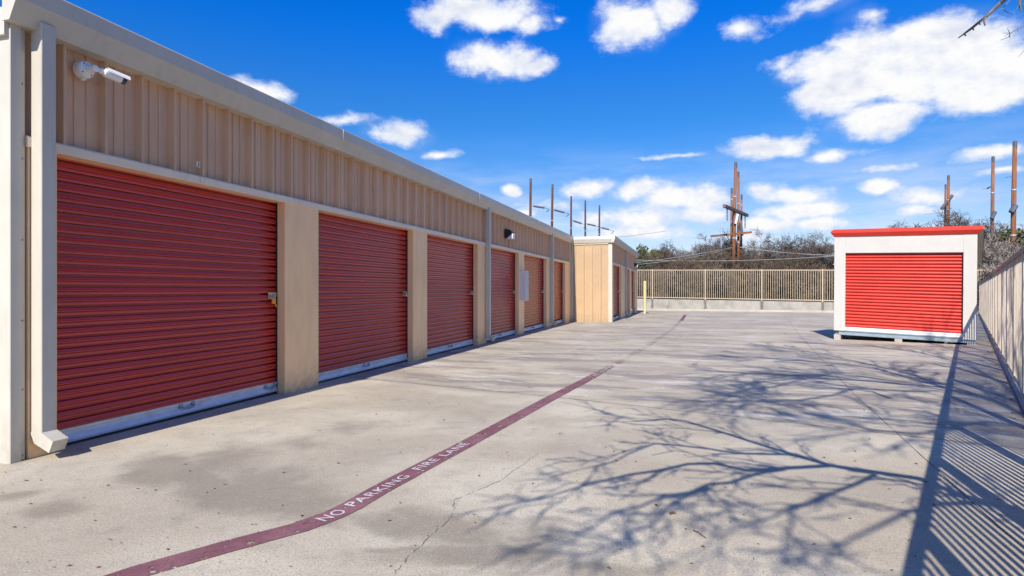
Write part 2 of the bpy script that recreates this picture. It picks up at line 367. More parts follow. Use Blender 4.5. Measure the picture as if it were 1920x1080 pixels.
def paint_mat(name, col, col2, wear, worn_far):
    m = bpy.data.materials.new(name); m.use_nodes = True; t = NT(m.node_tree); t.n.clear()
    pos = t.node('ShaderNodeNewGeometry').outputs['Position']
    y = t.node('ShaderNodeSeparateXYZ', {0: pos}).outputs[1]
    c = t.mix(t.step(t.noise(pos, 3, 5, .6), .35, .65), col, col2)
    c = t.mix(t.m('MULTIPLY', t.step(t.noise(pos, 60, 3), .5, .7), .3), c, tuple(k * .45 for k in col))
    w = t.m('ADD', t.noise(pos, 14, 8, .75), t.m('MULTIPLY', t.noise(pos, 70, 3, .6), .25))
    thr = t.m('MULTIPLY_ADD', t.m('MULTIPLY', t.step(y, 8.0, 11.5), t.m('SUBTRACT', 1.0, t.step(y, 27, 31))), -worn_far, wear)
    a = t.step(w, t.m('ADD', thr, .05), thr)
    b = t.node('ShaderNodeBsdfPrincipled', {'Base Color': c, 'Roughness': .75})
    tr = t.node('ShaderNodeBsdfTransparent')
    ms = t.node('ShaderNodeMixShader', {0: a, 1: tr.outputs[0], 2: b.outputs[0]})
    t.node('ShaderNodeOutputMaterial', {0: ms.outputs[0]}); return m
M['redline'] = paint_mat('faded_red_road_paint', (.185, .072, .085), (.25, .115, .128), .69, .158)
M['lettering'] = paint_mat('worn_white_road_paint', (.52, .46, .46), (.62, .56, .55), .78, 0)

# ---------------------------------------------------------------- ground
def quad_sheet(name, pts, m, nx=1, ny=1):
    mb = MB(); vs = []
    for j in range(ny + 1):
        for i in range(nx + 1):
            u, v = i / nx, j / ny
            a = pts[0].lerp(pts[1], u); b = pts[3].lerp(pts[2], u); vs.append(a.lerp(b, v))
    mb.add(vs, [(j * (nx + 1) + i, j * (nx + 1) + i + 1, (j + 1) * (nx + 1) + i + 1, (j + 1) * (nx + 1) + i) for j in range(ny) for i in range(nx)])
    return mb.build(name, m)
g = quad_sheet('ground', [Vector((-1500, -1500, 0 - .55)), Vector((1500, -1500, -.55)), Vector((1500, 3000, -.55)), Vector((-1500, 3000, -.55))], M['soil'])
tag(g, 'dry brown soil around the storage lot', kind='structure')
FENCE0 = Vector((6.31, 7.43, 0)); FD = Vector((math.sin(PH), math.cos(PH), 0)); FN = Vector((math.cos(PH), -math.sin(PH), 0))
def fpt(t_): p = FENCE0 + FD * t_; return Vector((p.x, p.y, gz(p.x, p.y)))
CORNER = fpt(36.8)
BL = Vector((9.56, 45.0, 0)); BD = (Vector((CORNER.x, CORNER.y, 0)) - BL).normalized()      # back wall runs left to right
BL2 = BL - BD * 9.0
lot = [Vector((-30, -12, 0)), Vector((fpt(-24).x + .0, fpt(-24).y, 0)), CORNER, BL2]
mb = MB()
pl = [(-30, -16), (fpt(-29.6).x, -16), (CORNER.x, CORNER.y), (BL2.x, BL2.y), (BL2.x - 30, BL2.y + 6)]
mb.add([Vector((x, y, gz(x, y))) for x, y in pl], [(0, 1, 2, 3, 4)])
o = mb.build('lot_pavement', M['paving']); tag(o, 'light concrete paving of the storage lot with stains and joints', kind='structure')
# soil shoulder behind the side fence
mb = MB(); a, b_ = fpt(-29.6), fpt(36.8)
mb.add([a + Vector((0, 0, -.04)), a + FN * 60 + Vector((0, 0, -.02)), b_ + FN * 60 + Vector((0, 0, .3)), b_ + Vector((0, 0, -.03))], [(0, 1, 2, 3)])
tag(mb.build('shoulder_ground', M['soil']), 'brown soil behind the side fence', kind='structure')
# raised field behind the retaining wall
mb = MB(); BN = Vector((-BD.y, BD.x, 0))
if BN.y < 0: BN = -BN
q0 = BL2 - BD * 120 + BN * .22; q1 = Vector((CORNER.x, CORNER.y, 0)) + BD * 200 + BN * .22
mb.add([q0 + Vector((0, 0, .52)), q1 + Vector((0, 0, .45)), q1 + BN * 1200 + Vector((0, 0, .3)), q0 + BN * 1200 + Vector((0, 0, .3))], [(0, 1, 2, 3)])
tag(mb.build('field_ground', M['soil']), 'raised brown field behind the retaining wall', kind='structure')

def ribbon(pts, w, dz, jitter=0.0, rng=None):
    mb = MB(); L = []; Rr = []
    for i, p in enumerate(pts):
        d = (pts[min(i + 1, len(pts) - 1)] - pts[max(i - 1, 0)]); d.z = 0; d.normalize(); nrm = Vector((d.y, -d.x, 0))
        ww = w * (1 + (rng.uniform(-jitter, jitter) if rng else 0))
        if callable(w): ww = w(i)
        for lst, s_ in ((L, -1), (Rr, 1)):
            q = p + nrm * ww / 2 * s_; q.z = gz(q.x, q.y) + dz; lst.append(q)
    n = len(pts); mb.add(L + Rr, [(i, n + i, n + i + 1, i + 1) for i in range(n - 1)]); return mb
def densify(pts, step, jit=0.0, rng=None):
    out = []
    for a, b in zip(pts, pts[1:]):
        k = max(1, int((b - a).length / step))
        for i in range(k):
            p = a.lerp(b, i / k)
            if rng and (i or out): p = p + Vector((rng.uniform(-jit, jit), rng.uniform(-jit, jit), 0))
            out.append(p)
    out.append(pts[-1]); return out
rg = random.Random(5)
cj = [Vector((-3.6, 10.2, 0)), Vector((-2.13, 9.27, 0)), gp(1000, 740), gp(1450, 789), gp(1920, 842), Vector((4.9, 4.95, 0))]
for p in cj: p.z = 0
tag(ribbon(densify(cj, .06, .006, rg), .011, .002, .5, rg).build('expansion_joint', M['crack']), 'dark dirt-filled joint crossing the concrete paving', kind='structure')
lj = [Vector((2.3, 2.2, 0)), Vector((2.685, 3.16, 0)), Vector((4.55, 8.04, 0)), Vector((9.3, 19.6, 0)), Vector((16.2, 35.9, 0))]
tag(ribbon(densify(lj, .15, .003, rg), .006, .0025, .5, rg).build('saw_cut_joint', M['crack']), 'thin straight saw-cut joint running lengthwise in the paving', kind='structure')
cr = [gp(*q) for q in [(742, 1075), (762, 1050), (800, 1012), (842, 975), (852, 958), (851, 938), (880, 926), (915, 912), (945, 898), (958, 886), (985, 868), (1010, 850)]]
tag(ribbon(densify(cr, .018, .008, rg), .0030, .003, .95, rg).build('pavement_crack', M['crackline']), 'jagged hairline crack wandering through the near slab', kind='structure')

# fire lane stripe and its letters
centre = [(120, 1120), (262, 1072), (420, 1027), (560, 990), (625, 966), (660, 949), (706, 922), (760, 893), (820, 861), (870, 835), (940, 797), (1040, 743), (1100, 712), (1155, 682), (1200, 657), (1240, 632), (1266, 612), (1280, 598), (1285, 590)]
cp = [gp(*q) for q in centre]
root = thing('fire_lane_stripe', gp(700, 925), 'faded dark red painted stripe lettered in white along the concrete', 'painted line')
ribbon(densify(cp, .1), .166, .004, .03, rg).build('paint_stripe', M['redline'], root)
def word(txt, p0, p1, cap):
    cu = bpy.data.curves.new('lettering', 'FONT'); cu.body = txt; cu.size = 1; cu.offset = .012; cu.space_character = 1.12
    tmp = bpy.data.objects.new('lettering_tmp', cu); COL.objects.link(tmp)
    bpy.context.view_layer.update()
    me = bpy.data.meshes.new_from_object(tmp.evaluated_get(bpy.context.evaluated_depsgraph_get()))
    xs = [v.co.x for v in me.vertices]; ys = [v.co.y for v in me.vertices]
    x0, x1, y0, y1 = min(xs), max(xs), min(ys), max(ys)
    a, b = gp(*p0), gp(*p1); d = b - a; d.z = 0; L = d.length; d.normalize(); up = Vector((-d.y, d.x, 0))
    inv = WM[root.name].inverted()
    for v in me.vertices:
        u = (v.co.x - x0) / (x1 - x0) * L; w = ((v.co.y - y0) / (y1 - y0) - .5) * cap
        q = a + d * u + up * w; q.z = gz(q.x, q.y) + .007; v.co = inv @ q
    bpy.data.objects.remove(tmp); bpy.data.curves.remove(cu)
    me.materials.clear(); me.materials.append(M['lettering'])
    o = bpy.data.objects.new('lettering', me); COL.objects.link(o); o.parent = root
    o['label'] = 'white stencilled word ' + txt
    return o
word('NO', (600, 977), (643, 959), .088)
word('PARKING', (654, 950), (762, 893), .080)
word('FIRE', (779, 882), (818, 861.5), .078)
word('LANE', (829, 856), (874, 832), .078)

# leaf litter and a fallen twig
mb = MB(); rl = random.Random(3)
def leafbit(p, s_):
    a = rl.uniform(0, 6.28); d = Vector((math.cos(a), math.sin(a), 0)); n_ = Vector((-d.y, d.x, 0)); w = rl.uniform(.25, .6)
    mb.add([p - d * s_, p + n_ * s_ * w + Vector((0, 0, s_ * .35)), p + d * s_, p - n_ * s_ * w + Vector((0, 0, s_ * .12))], [(0, 1, 2), (0, 2, 3)])
for i in range(420):
    px, py = rl.uniform(0, 1900), 600 + 480 * rl.random() ** 1.5
    p = gp(px, py, .004)
    if (p - B(0, 0, 0)).dot(B(1, 0, 0) - B(0, 0, 0)) < .1: continue
    leafbit(p, rl.uniform(.004, .012) * (1.0 + p.y * .09))
for i in range(160):
    s_ = rl.uniform(3.9, 27); p = B(rl.uniform(-.1, .16) ** 1, s_, 0) ; p.z = gz(p.x, p.y) + .004; leafbit(p, rl.uniform(.006, .015))
for i in range(200):
    p = fpt(rl.uniform(-5, 30)) - FN * abs(rl.gauss(0, .12)); p.z += .004; leafbit(p, rl.uniform(.01, .022))
for q in [(832, 788), (1155, 865), (1230, 948), (1262, 963), (1258, 964), (48, 902), (205, 1013), (1620, 770), (1735, 905)]:
    leafbit(gp(*q, .005), .022)
tag(mb.build('leaf_litter', M['leafdry']), 'dry brown leaf bits scattered over the concrete', kind='stuff')
mb = MB(); mb.tube([gp(1300, 996, .006), gp(1310, 1002, .012), gp(1324, 1011, .006)], [.003, .0025, .0015], 5)
tag(mb.build('fallen_twig', M['leafdry']), 'thin brown twig lying on the concrete in the branch shadows', 'twig')

# ---------------------------------------------------------------- storage building
S0, S1, S2 = 3.43, 27.0, 40.6
ZG = -.35                                             # walls run down past the sloping paving
ZH0, ZH1 = 2.50, 2.59                                 # header trim
ZE = 3.44                                             # eave underside
bld = thing('storage_building', B(0, S0, gz(*B(0, S0, 0).xy)), 'long tan metal storage building with dark red roll-up doors', 'building', rz=-TH)
def Bn(n, s, z): return B(n, s, z)
INS = .15
def doorway(sa, sb, nw, first=False):
    """one roll-up door between s=sa and s=sb in the wall plane n=nw"""
    mb = MB(); n0 = nw - INS; pitch = .0910; gzz = gz(*B(nw, (sa + sb) / 2, 0).xy)
    prof = []
    z0 = .10
    k = 0
    base = z0
    while base < ZH0 + .05:
        # shallow curved slat: groove, bulge, narrow bead
        for (dz, dn) in ((0, -.045), (.020, -.045), (.021, .002), (.024, .0045), (.030, .0075), (.044, .006), (.046, -.004), (.049, -.004), (.050, .001), (.056, .011), (.063, .012), (.070, .006), (.080, .003), (.086, .001), (.088, -.041)):
            prof.append((n0 + dn, base + dz))
        base += pitch
    mb.sheet(prof, sa - .03, sb + .03, Bn, 'y')
    d = mb.build('roll_up_door', M['reddoor'], bld)
    z = gzz
    b2 = MB()
    b2.prism([(n0 - .01, z + .03), (n0 + .028, z + .03), (n0 + .03, z + .05), (n0 + .016, z + .10), (n0 + .016, z + .125), (n0 + .024, z + .13), (n0 + .024, z + .155), (n0 - .01, z + .155)], sa - .02, sb + .02, Bn, 'y')
    b2.build('bottom_bar', M['galv'], d)
    b3 = MB(); b3.box(n0 - .012, n0 + .018, sa - .02, sb + .02, z - .02, z + .032, Bn); b3.build('rubber_seal', M['dark'], d)
    mid = (sa + sb) / 2
    for sc_ in ((mid, sb - .14) if first else (mid,)):
        h = MB(); pts = [(n0 + .024, sc_ - .085, z + .125), (n0 + .055, sc_ - .07, z + .10), (n0 + .06, sc_, z + .085), (n0 + .055, sc_ + .07, z + .10), (n0 + .024, sc_ + .085, z + .125)]
        h.tube([Bn(*p) for p in pts], .008, 6); 
        for e in (-.085, .085): h.box(n0 + .02, n0 + .032, sc_ + e - .022, sc_ + e + .022, z + .10, z + .148, Bn)
        h.build('pull_handle', M['railsteel'], d)
    # slide latch at the far jamb
    l = MB(); zz = 1.27; s_ = sb - .17
    l.box(n0 + .010, n0 + .020, s_, s_ + .15, zz - .045, zz + .045, Bn)
    l.box(n0 + .020, n0 + .036, s_ + .01, s_ + .15, zz + .018, zz + .038, Bn)
    l.box(n0 + .020, n0 + .036, s_ + .01, s_ + .13, zz - .038, zz - .018, Bn)
    l.tube([Bn(n0 + .034, s_ - .01, zz), Bn(n0 + .034, s_ + .18, zz)], .009, 8)
    l.box(n0 + .02, n0 + .06, s_ + .085, s_ + .097, zz - .03, zz + .03, Bn)
    l.build('slide_latch', M['chrome'], d)
    # dark gap of the guides
    for ga, gb in ((sb - .005, sb + .02), (sa - .02, sa + .005)):
        gd = MB(); gd.box(n0 - .02, n0 + .03, ga, gb, ZG, ZH0 + .02, Bn); gd.build('door_guide', M['dark'], d)
    return d
def pillar(sa, sb, nw):
    mb = MB(); mb.box(nw - INS - .02, nw, sa, sb, ZG, ZH0 + .002, Bn, ch=.008); mb.build('pillar', M['tan'], bld)
def ribbed(sa, sb, nw, z0, z1, major=.385, start=0.0, hgt=.066, m='tanpanel', wallfr=None, name='wall_panel'):
    prof = [(sa, 0)]; s = sa + start
    def add(ds, h):
        x = s + ds
        if sa < x < sb: prof.append((x, h))
    while s < sb:
        for ds, h in ((0, 0), (.018, hgt), (.044, hgt), (.052, 0), (.150, 0), (.155, .011), (.175, .011), (.18, 0), (.262, 0), (.267, .011), (.287, .011), (.292, 0)): add(ds, h)
        s += major
    prof.append((sb, 0))
    mb = MB(); fr = wallfr or (lambda a, b, z: B(nw - .070 + b, a, z))
    mb.sheet(prof, z0, z1, fr, 'z')
    return mb.build(name, M[m], bld)

# openings of the first run and of the stepped-out wing
doors1 = [(3.81, 6.806), (7.56, 10.674), (11.33, 14.41), (15.10, 18.25), (18.92, 22.15), (22.95, 25.75)]
pill1 = [(6.806, 7.56), (10.674, 11.33), (14.41, 15.10), (18.25, 18.92), (22.15, 22.95), (25.75, 26.72)]
for i, (a, b) in enumerate(doors1): doorway(a, b, 0, first=(i == 0))
for a, b in pill1: pillar(a, b, 0)
pillar(3.575, 3.81, 0)
doors2 = [(S1 + .55, 30.9), (32.95, 35.75), (36.65, 39.2)]
pill2 = [(S1 + .16, S1 + .55), (30.9, 32.95), (35.75, 36.65), (39.2, S2 - .12)]
for a, b in doors2: doorway(a, b, NB)
for a, b in pill2: pillar(a, b, NB)
ribbed(S0 + .12, S1, 0, ZH1, ZE + .08, start=.295)
ribbed(S1 + .16, S2 - .12, NB, ZH1, ZE + .08, start=.15)
# header trims
def header(sa, sb, nw):
    mb = MB(); mb.prism([(nw - .04, ZH0), (nw + .012, ZH0), (nw + .016, ZH0 + .006), (nw + .016, ZH1 - .015), (nw + .004, ZH1), (nw - .04, ZH1 + .002)], sa, sb, Bn, 'y')
    h = mb.build('header_trim', M['header'], bld)
header(3.56, 14.98, 0); header(15.10, 22.72, 0); header(22.86, S1 - .35, 0)
header(S1 + .16, 32.80, NB); header(32.98, S2 - .12, NB)
# soffit closing strip behind the header so no light leaks over the doors
mb = MB(); mb.box(-INS - .25, -.045, S0 + .1, S1, ZH0, ZH0 + .03, Bn); mb.box(NB - INS - .25, NB - .045, S1 + .1, S2 - .1, ZH0, ZH0 + .03, Bn); mb.build('lintel', M['tan'], bld)
# corner trims
def corner_trim(nw, s, back=False):
    mb = MB()
    if not back:
        mb.box(nw - .16, nw + .012, s, s + .085, ZG, ZE, Bn, ch=.004)
        mb.box(nw - .05, nw - .012, s + .085, s + .125, ZG, ZE, Bn)
    else:
        mb.box(nw - .16, nw + .012, s - .12, s, ZG, ZE, Bn, ch=.004)
    c = mb.build('corner_trim', M['cream'], bld)
    if not back:
        for z in (.02, .55, 1.1, 1.75, 2.4, 3.0): mb = MB(); mb.tube([Bn(nw - .013, s + .108, z), Bn(nw - .004, s + .108, z)], .008, 6); mb.build('screw', M['railsteel'], c)
corner_trim(0, S0); corner_trim(0, S1 - .02, True); corner_trim(NB, S1 - .003); corner_trim(NB, S2, True)
mb = MB(); mb.box(.0, .012, S1 - .33, S1 - .14, ZG, ZE, Bn); mb.build('corner_trim', M['tan'], bld)
# body of the building (walls behind, roof)
mb = MB(); mb.box(-7.2, -INS - .24, S0 + .02, S1, ZG, ZE - .002, Bn); mb.box(-7.2, NB - INS - .24, S1 + .01, S2 - .02, ZG, ZE - .004, Bn); mb.build('inner_wall', M['tan'], bld)
mb = MB(); mb.box(-7.2, -.16, S0 + .004, S0 + .022, ZG, ZE, Bn); mb.build('end_wall', M['tanwall'], bld)
mb = MB()
mb.hexa([Bn(-7.3, S0, ZE), Bn(.0, S0, ZE), Bn(.0, S1, ZE), Bn(-7.3, S1, ZE), Bn(-7.3, S0, ZE + .02), Bn(.0, S0, ZE + .14), Bn(.0, S1, ZE + .14), Bn(-7.3, S1, ZE + .02)])
mb.hexa([Bn(-7.3, S1 + .02, ZE), Bn(NB, S1 + .02, ZE), Bn(NB, S2, ZE), Bn(-7.3, S2, ZE), Bn(-7.3, S1 + .02, ZE + .02), Bn(NB, S1 + .02, ZE + .14), Bn(NB, S2, ZE + .14), Bn(-7.3, S2, ZE + .02)])
mb.build('roof', M['roof'], bld)
# near gable rake trim
mb = MB(); mb.box(-7.3, .0, S0 - .035, S0 - .002, ZE - .10, ZE + .012, Bn); mb.build('rake_trim', M['cream'], bld)
# wing end wall facing the camera
def wfr(a, b, z): return B(a, S1 - b, z)
ribbed(.06, NB - .16, 0, ZG, ZE + .06, start=.14, m='tanwall', wallfr=wfr, hgt=.055, name='end_wall')
mb = MB(); mb.box(.018, .12, S1 - .035, S1 + .03, ZG, ZE, Bn); mb.build('corner_trim', M['cream'], bld)
mb = MB(); mb.box(.12, NB - .16, S1 - .05, S1 - .012, ZE - .06, ZE + .01, Bn); mb.build('header_trim', M['header'], bld)
# gutters
def gprof(nw, sgn=1):
    return [(nw, ZE), (nw + .075, ZE), (nw + .085, ZE + .02), (nw + .155, ZE + .165), (nw + .155, ZE + .30), (nw + .147, ZE + .31), (nw, ZE + .29)]
mb = MB(); mb.prism(gprof(.0), S0 - .05, S1 - .10, Bn, 'y'); gut = mb.build('gutter', M['cream'], bld)
for s in (7.95, 14.1, 20.3):
    mb = MB(); mb.prism([(a + .002, z) if a > .01 else (a, z) for a, z in gprof(.0)], s, s + .012, lambda n, s_, z: Bn(n + (.003 if n > .05 else 0), s_, z), 'y'); mb.build('gutter_seam', M['header'], gut)
mb = MB(); mb.prism(gprof(NB), S1 - .14, S2 + .02, Bn, 'y'); mb.build('gutter', M['cream'], bld)
# fascia over the wing's end wall
mb = MB(); mb.prism([(S1 - .0, ZE), (S1 - .09, ZE), (S1 - .15, ZE + .17), (S1 - .13, ZE + .29), (S1, ZE + .29)], -.0, NB + .1, lambda a, n, z: Bn(n, a, z), 'y'); mb.build('fascia', M['cream'], bld)
# downspouts
def downspout(s, nw, kick=0):
    w, dpt = .12, .125; gzz = gz(*B(nw, s, 0).xy); zb = gzz + .22
    mb = MB(); mb.box(nw + .006, nw + dpt, s, s + w, zb, ZE + .06, Bn, ch=.006)
    # kick-out elbow
    prof = [(nw + .006, zb), (nw + dpt, zb), (nw + dpt + .13, zb - .06), (nw + dpt + .085, zb - .155), (nw + .05, zb - .09)]
    mb.prism(prof, s - .004, s + w + .004, Bn, 'y')
    d = mb.build('downspout', M['cream'], bld)
for s in (3.587, 14.98, 22.73): downspout(s, 0)
for s in (32.82,): downspout(s, NB)

# small number sticker above the first door
p = None
mb = MB(); s_st = 5.33; mb.box(.0, .004, s_st - .021, s_st + .021, 2.68, 2.742, Bn)
st = mb.build('number_plate', M['white'], bld)
cu = bpy.data.curves.new('numeral', 'FONT'); cu.body = '3'; cu.size = .066; cu.offset = .0015
tmp = bpy.data.objects.new('numeral_tmp', cu); COL.objects.link(tmp); bpy.context.view_layer.update()
me = bpy.data.meshes.new_from_object(tmp.evaluated_get(bpy.context.evaluated_depsgraph_get()))
inv = WM[bld.name].inverted(); xs = [v.co.x for v in me.vertices]; cxx = (min(xs) + max(xs)) / 2
for v in me.vertices: v.co = inv @ Bn(.007, s_st + (v.co.x - cxx) * .8, 2.687 + v.co.y)
bpy.data.objects.remove(tmp); me.materials.clear(); me.materials.append(M['dark'])
nu = bpy.data.objects.new('numeral', me); COL.objects.link(nu); nu.parent = st

# ---------------------------------------------------------------- things on the building
pl_s = 6.806 - .10; n0 = -INS
root = thing('padlock', Bn(n0 + .05, pl_s, 1.19), 'orange brass padlock hanging on the nearest red door', 'padlock')
mb = MB(); mb.box(n0 + .035, n0 + .062, pl_s - .035, pl_s + .035, 1.165, 1.225, Bn, ch=.006); mb.build('lock_body', M['brass'], root)
mb = MB(); mb.tube([Bn(n0 + .048, pl_s - .02, 1.22), Bn(n0 + .048, pl_s - .02, 1.255), Bn(n0 + .048, pl_s - .01, 1.272), Bn(n0 + .048, pl_s + .01, 1.272), Bn(n0 + .048, pl_s + .02, 1.255), Bn(n0 + .048, pl_s + .02, 1.22)], .0055, 6); mb.build('shackle', M['chrome'], root)
mb = MB(); mb.box(n0 + .045, n0 + .05, pl_s + .025, pl_s + .055, 1.13, 1.16, Bn); mb.box(n0 + .044, n0 + .049, pl_s + .05, pl_s + .07, 1.115, 1.14, Bn); mb.build('key', M['brass'], root)
for i, (a, b) in enumerate(doors1[1:4] + [doors1[5]]):
    s = b - .10
    lab = ['round steel padlock on the second red door from the left', 'round steel padlock on the third red door', 'round steel padlock on the fourth red door, before the white box', 'round steel padlock on the last red door before the wing'][i]
    root = thing('padlock', Bn(n0 + .05, s, 1.25), lab, 'padlock', group='steel padlocks on the red doors')
    mb = MB(); mb.tube([Bn(n0 + .035, s, 1.25), Bn(n0 + .04, s, 1.25), Bn(n0 + .060, s, 1.25), Bn(n0 + .066, s, 1.25)], [.030, .038, .038, .030], 14); mb.build('lock_body', M['chrome'], root, smooth=False)
    mb = MB(); mb.tube([Bn(n0 + .05, s - .015, 1.285), Bn(n0 + .05, s, 1.305), Bn(n0 + .05, s + .015, 1.285)], .005, 6); mb.build('shackle', M['chrome'], root)

def lathe(mb, c, ax, prof, k=20):
    """prof: (distance along ax, radius)"""
    ax = ax.normalized(); mb.tube([c + ax * d for d, r in prof], [max(r, .0005) for d, r in prof], k)
# bullet camera
root = thing('security_camera', Bn(0, 4.03, 3.28), 'white bullet security camera on a round base under the eave', 'camera')
nv = B(1, 0, 0) - B(0, 0, 0); sv = B(0, 1, 0) - B(0, 0, 0); up = Vector((0, 0, 1))
c0 = Bn(-.035, 4.04, 3.285)
mb = MB(); lathe(mb, c0, nv, [(0, .074), (.055, .074), (.072, .070), (.08, .05), (.095, .035), (.15, .024), (.16, .024)], 24)
lathe(mb, c0 + up * -.09 + nv * .03, up, [(0, .02), (.02, .02)], 10)
mb.build('mount_base', M['white'], root)
for a in (.6, 2.2, 3.8, 5.4):
    mb = MB(); q = c0 + nv * .0775 + (sv * math.cos(a) + up * math.sin(a)) * .056; lathe(mb, q, nv, [(0, .006), (.003, .006)], 8); mb.build('screw', M['dark'], root)
j = c0 + nv * .165
bdir = (sv * 1.0 + nv * .30 - up * .16).normalized()
mb = MB(); lathe(mb, j - nv * .02, nv, [(0, .02), (.01, .03), (.03, .03), (.04, .02)], 12); lathe(mb, j, bdir, [(0, .018), (.035, .018), (.04, .026), (.065, .026)], 12); mb.build('swivel_joint', M['white'], root)
c1 = j + bdir * .065
mb = MB(); lathe(mb, c1, bdir, [(0, .026), (.01, .039), (.145, .039), (.15, .034)], 20); mb.build('camera_body', M['white'], root)
w = bdir.cross(up).normalized(); u2 = w.cross(bdir).normalized()
mb = MB(); arc = []
for k in range(9):
    a = math.pi * (k / 8); arc.append((math.cos(a) * .045, math.sin(a) * .045))
for off in (0.0, .004):
    pass
inner = [(x * .92, y * .92) for x, y in reversed(arc)]
prof = arc + inner
mb.prism([(x, y + .006) for x, y in prof], .02, .205, lambda x, t_, y: c1 + bdir * t_ + w * x + u2 * y, 'y'); mb.build('sun_shield', M['white'], root)
mb = MB(); lathe(mb, c1 + bdir * .15, bdir, [(0, .034), (.001, .037), (.033, .037), (.034, .031)], 20); mb.build('lens_cover', M['lens'], root)

def wall_light(nw, s, z, lab):
    root = thing('wall_light', Bn(nw, s, z), lab, 'wall light', group='black wedge wall lights under the eaves')
    mb = MB(); mb.prism([(nw - .03, z - .13), (nw + .02, z - .13), (nw + .20, z + .02), (nw + .19, z + .05), (nw + .05, z + .14), (nw - .03, z + .14)], s, s + .26, Bn, 'y'); mb.build('housing', M['dark'], root)
    mb = MB(); mb.prism([(nw + .03, z - .145), (nw + .20, z - .145), (nw + .215, z + .0), (nw + .20, z + .015), (nw + .028, z - .13)], s + .02, s + .24, Bn, 'y'); mb.build('light_lens', M['white'], root)
wall_light(.0, 16.85, 2.98, 'black wedge wall light above the fourth red door')
wall_light(NB, 38.6, 2.90, 'small black wall light at the far end of the wing')
# electrical cabinet on the fourth pillar
root = thing('electrical_box', Bn(0, 18.3, .95), 'white metal utility box on the tan pillar before the fifth door', 'utility box')
gzz = .78
mb = MB(); mb.box(.001, .17, 18.32, 18.80, 1.0, 1.95, Bn, ch=.004); mb.build('cabinet', M['white'], root)
mb = MB(); mb.box(.171, .186, 18.34, 18.78, 1.02, 1.93, Bn); mb.build('cabinet_door', M['boxwhite'], root)
mb = MB(); mb.tube([Bn(.19, 18.73, 1.45), Bn(.21, 18.73, 1.45)], .012, 8); mb.build('knob', M['chrome'], root)

# ---------------------------------------------------------------- free-standing red and white storage box
LC = gp(1563, 636.5); fx = Vector((math.cos(PH), -math.sin(PH), 0)); fy = Vector((math.sin(PH), math.cos(PH), 0))
tilt = R(1.7)
W, DP = 3.22, 2.35
def X(x, y, z):
    """box frame; the box leans slightly down to the right"""
    xx = x * math.cos(tilt) + z * math.sin(tilt) * .25; zz = z - x * math.sin(tilt) * (1.0 if z > .14 else .55)
    return Vector((LC.x, LC.y, LC.z)) + fx * xx + fy * y + Vector((0, 0, zz))
box = thing('storage_box', LC, 'portable white storage box with bright red roll-up door and red roof', 'storage box', rz=-PH)
Pw_ = .28; zr0, zr1, zd0, zd1, zt = .15, .285, .375, 2.46, 2.92
for a, b in ((0, Pw_), (W - Pw_, W)):
    mb = MB(); mb.box(a, b, .0, .10, zr1 - .02 if a == 0 else zr1 - .05, zt - .30, X, ch=.006)
    mb.build('corner_post', M['boxwhite'], box)
mb = MB(); mb.box(Pw_ + .0, W - Pw_, .004, .10, zd1, zt, X); mb.build('header_panel', M['boxwhite'], box)
for a, b in ((0, Pw_ - .002), (W - Pw_ + .002, W)):
    mb = MB(); mb.box(a, b, .0, .10, zt - .30, zt, X); mb.build('corner_post', M['boxwhite'], box)
mb = MB(); prof = []; z = zd0
while z < zd1 + .04:
    for dz, dn in ((0, .085), (.007, .085), (.009, .056), (.018, .044), (.030, .036), (.044, .032), (.058, .036), (.070, .044), (.080, .056), (.0825, .085)): prof.append((dn, z + dz))
    z += .0885
mb.sheet([(a + .055, b) for a, b in prof], Pw_ - .02, W - Pw_ + .02, lambda n, s, z: X(s, n, z), 'y')
dr = mb.build('roll_up_door', M['boxred'], box)
mb = MB(); mb.box(Pw_ + .002, W - Pw_ - .002, .035, .11, zr1, zd0, X); mb.box(Pw_ + .002, W - Pw_ - .002, .024, .035, zd0 - .035, zd0 - .005, X); mb.build('bottom_bar', M['white'], dr)
mb = MB(); mb.box(W - Pw_ - .022, W - Pw_ - .002, .06, .12, zd0, zd1, X); mb.build('door_guide', M['dark'], dr)
# side and back walls, ribbed
def side_wall(x0, out):
    prof = [(0, 0)]; s = .12
    while s < DP - .1:
        for ds, h in ((0, 0), (.02, .025), (.05, .025), (.07, 0)): prof.append((s + ds, h))
        s += .26
    prof.append((DP, 0)); mb = MB()
    # walls follow the roof, lower at the back
    n = len(prof); vs = [X(x0 + out * h, y, zr1) for y, h in prof] + [X(x0 + out * h, y, zt - (zt - 2.24) * y / DP) for y, h in prof]
    mb.add(vs, [(i, i + 1, n + i + 1, n + i) for i in range(n - 1)]); return mb.build('side_wall', M['boxwhite'], box)
side_wall(.03, -1); side_wall(W - .03, 1)
mb = MB(); mb.box(.03, W - .03, DP - .03, DP, zr1, 2.25, X); mb.build('back_wall', M['boxwhite'], box)
mb = MB(); mb.box(.05, W - .05, .10, DP - .02, zr1 - .02, zr1 + .04, X); mb.build('floor_deck', M['railsteel'], box)
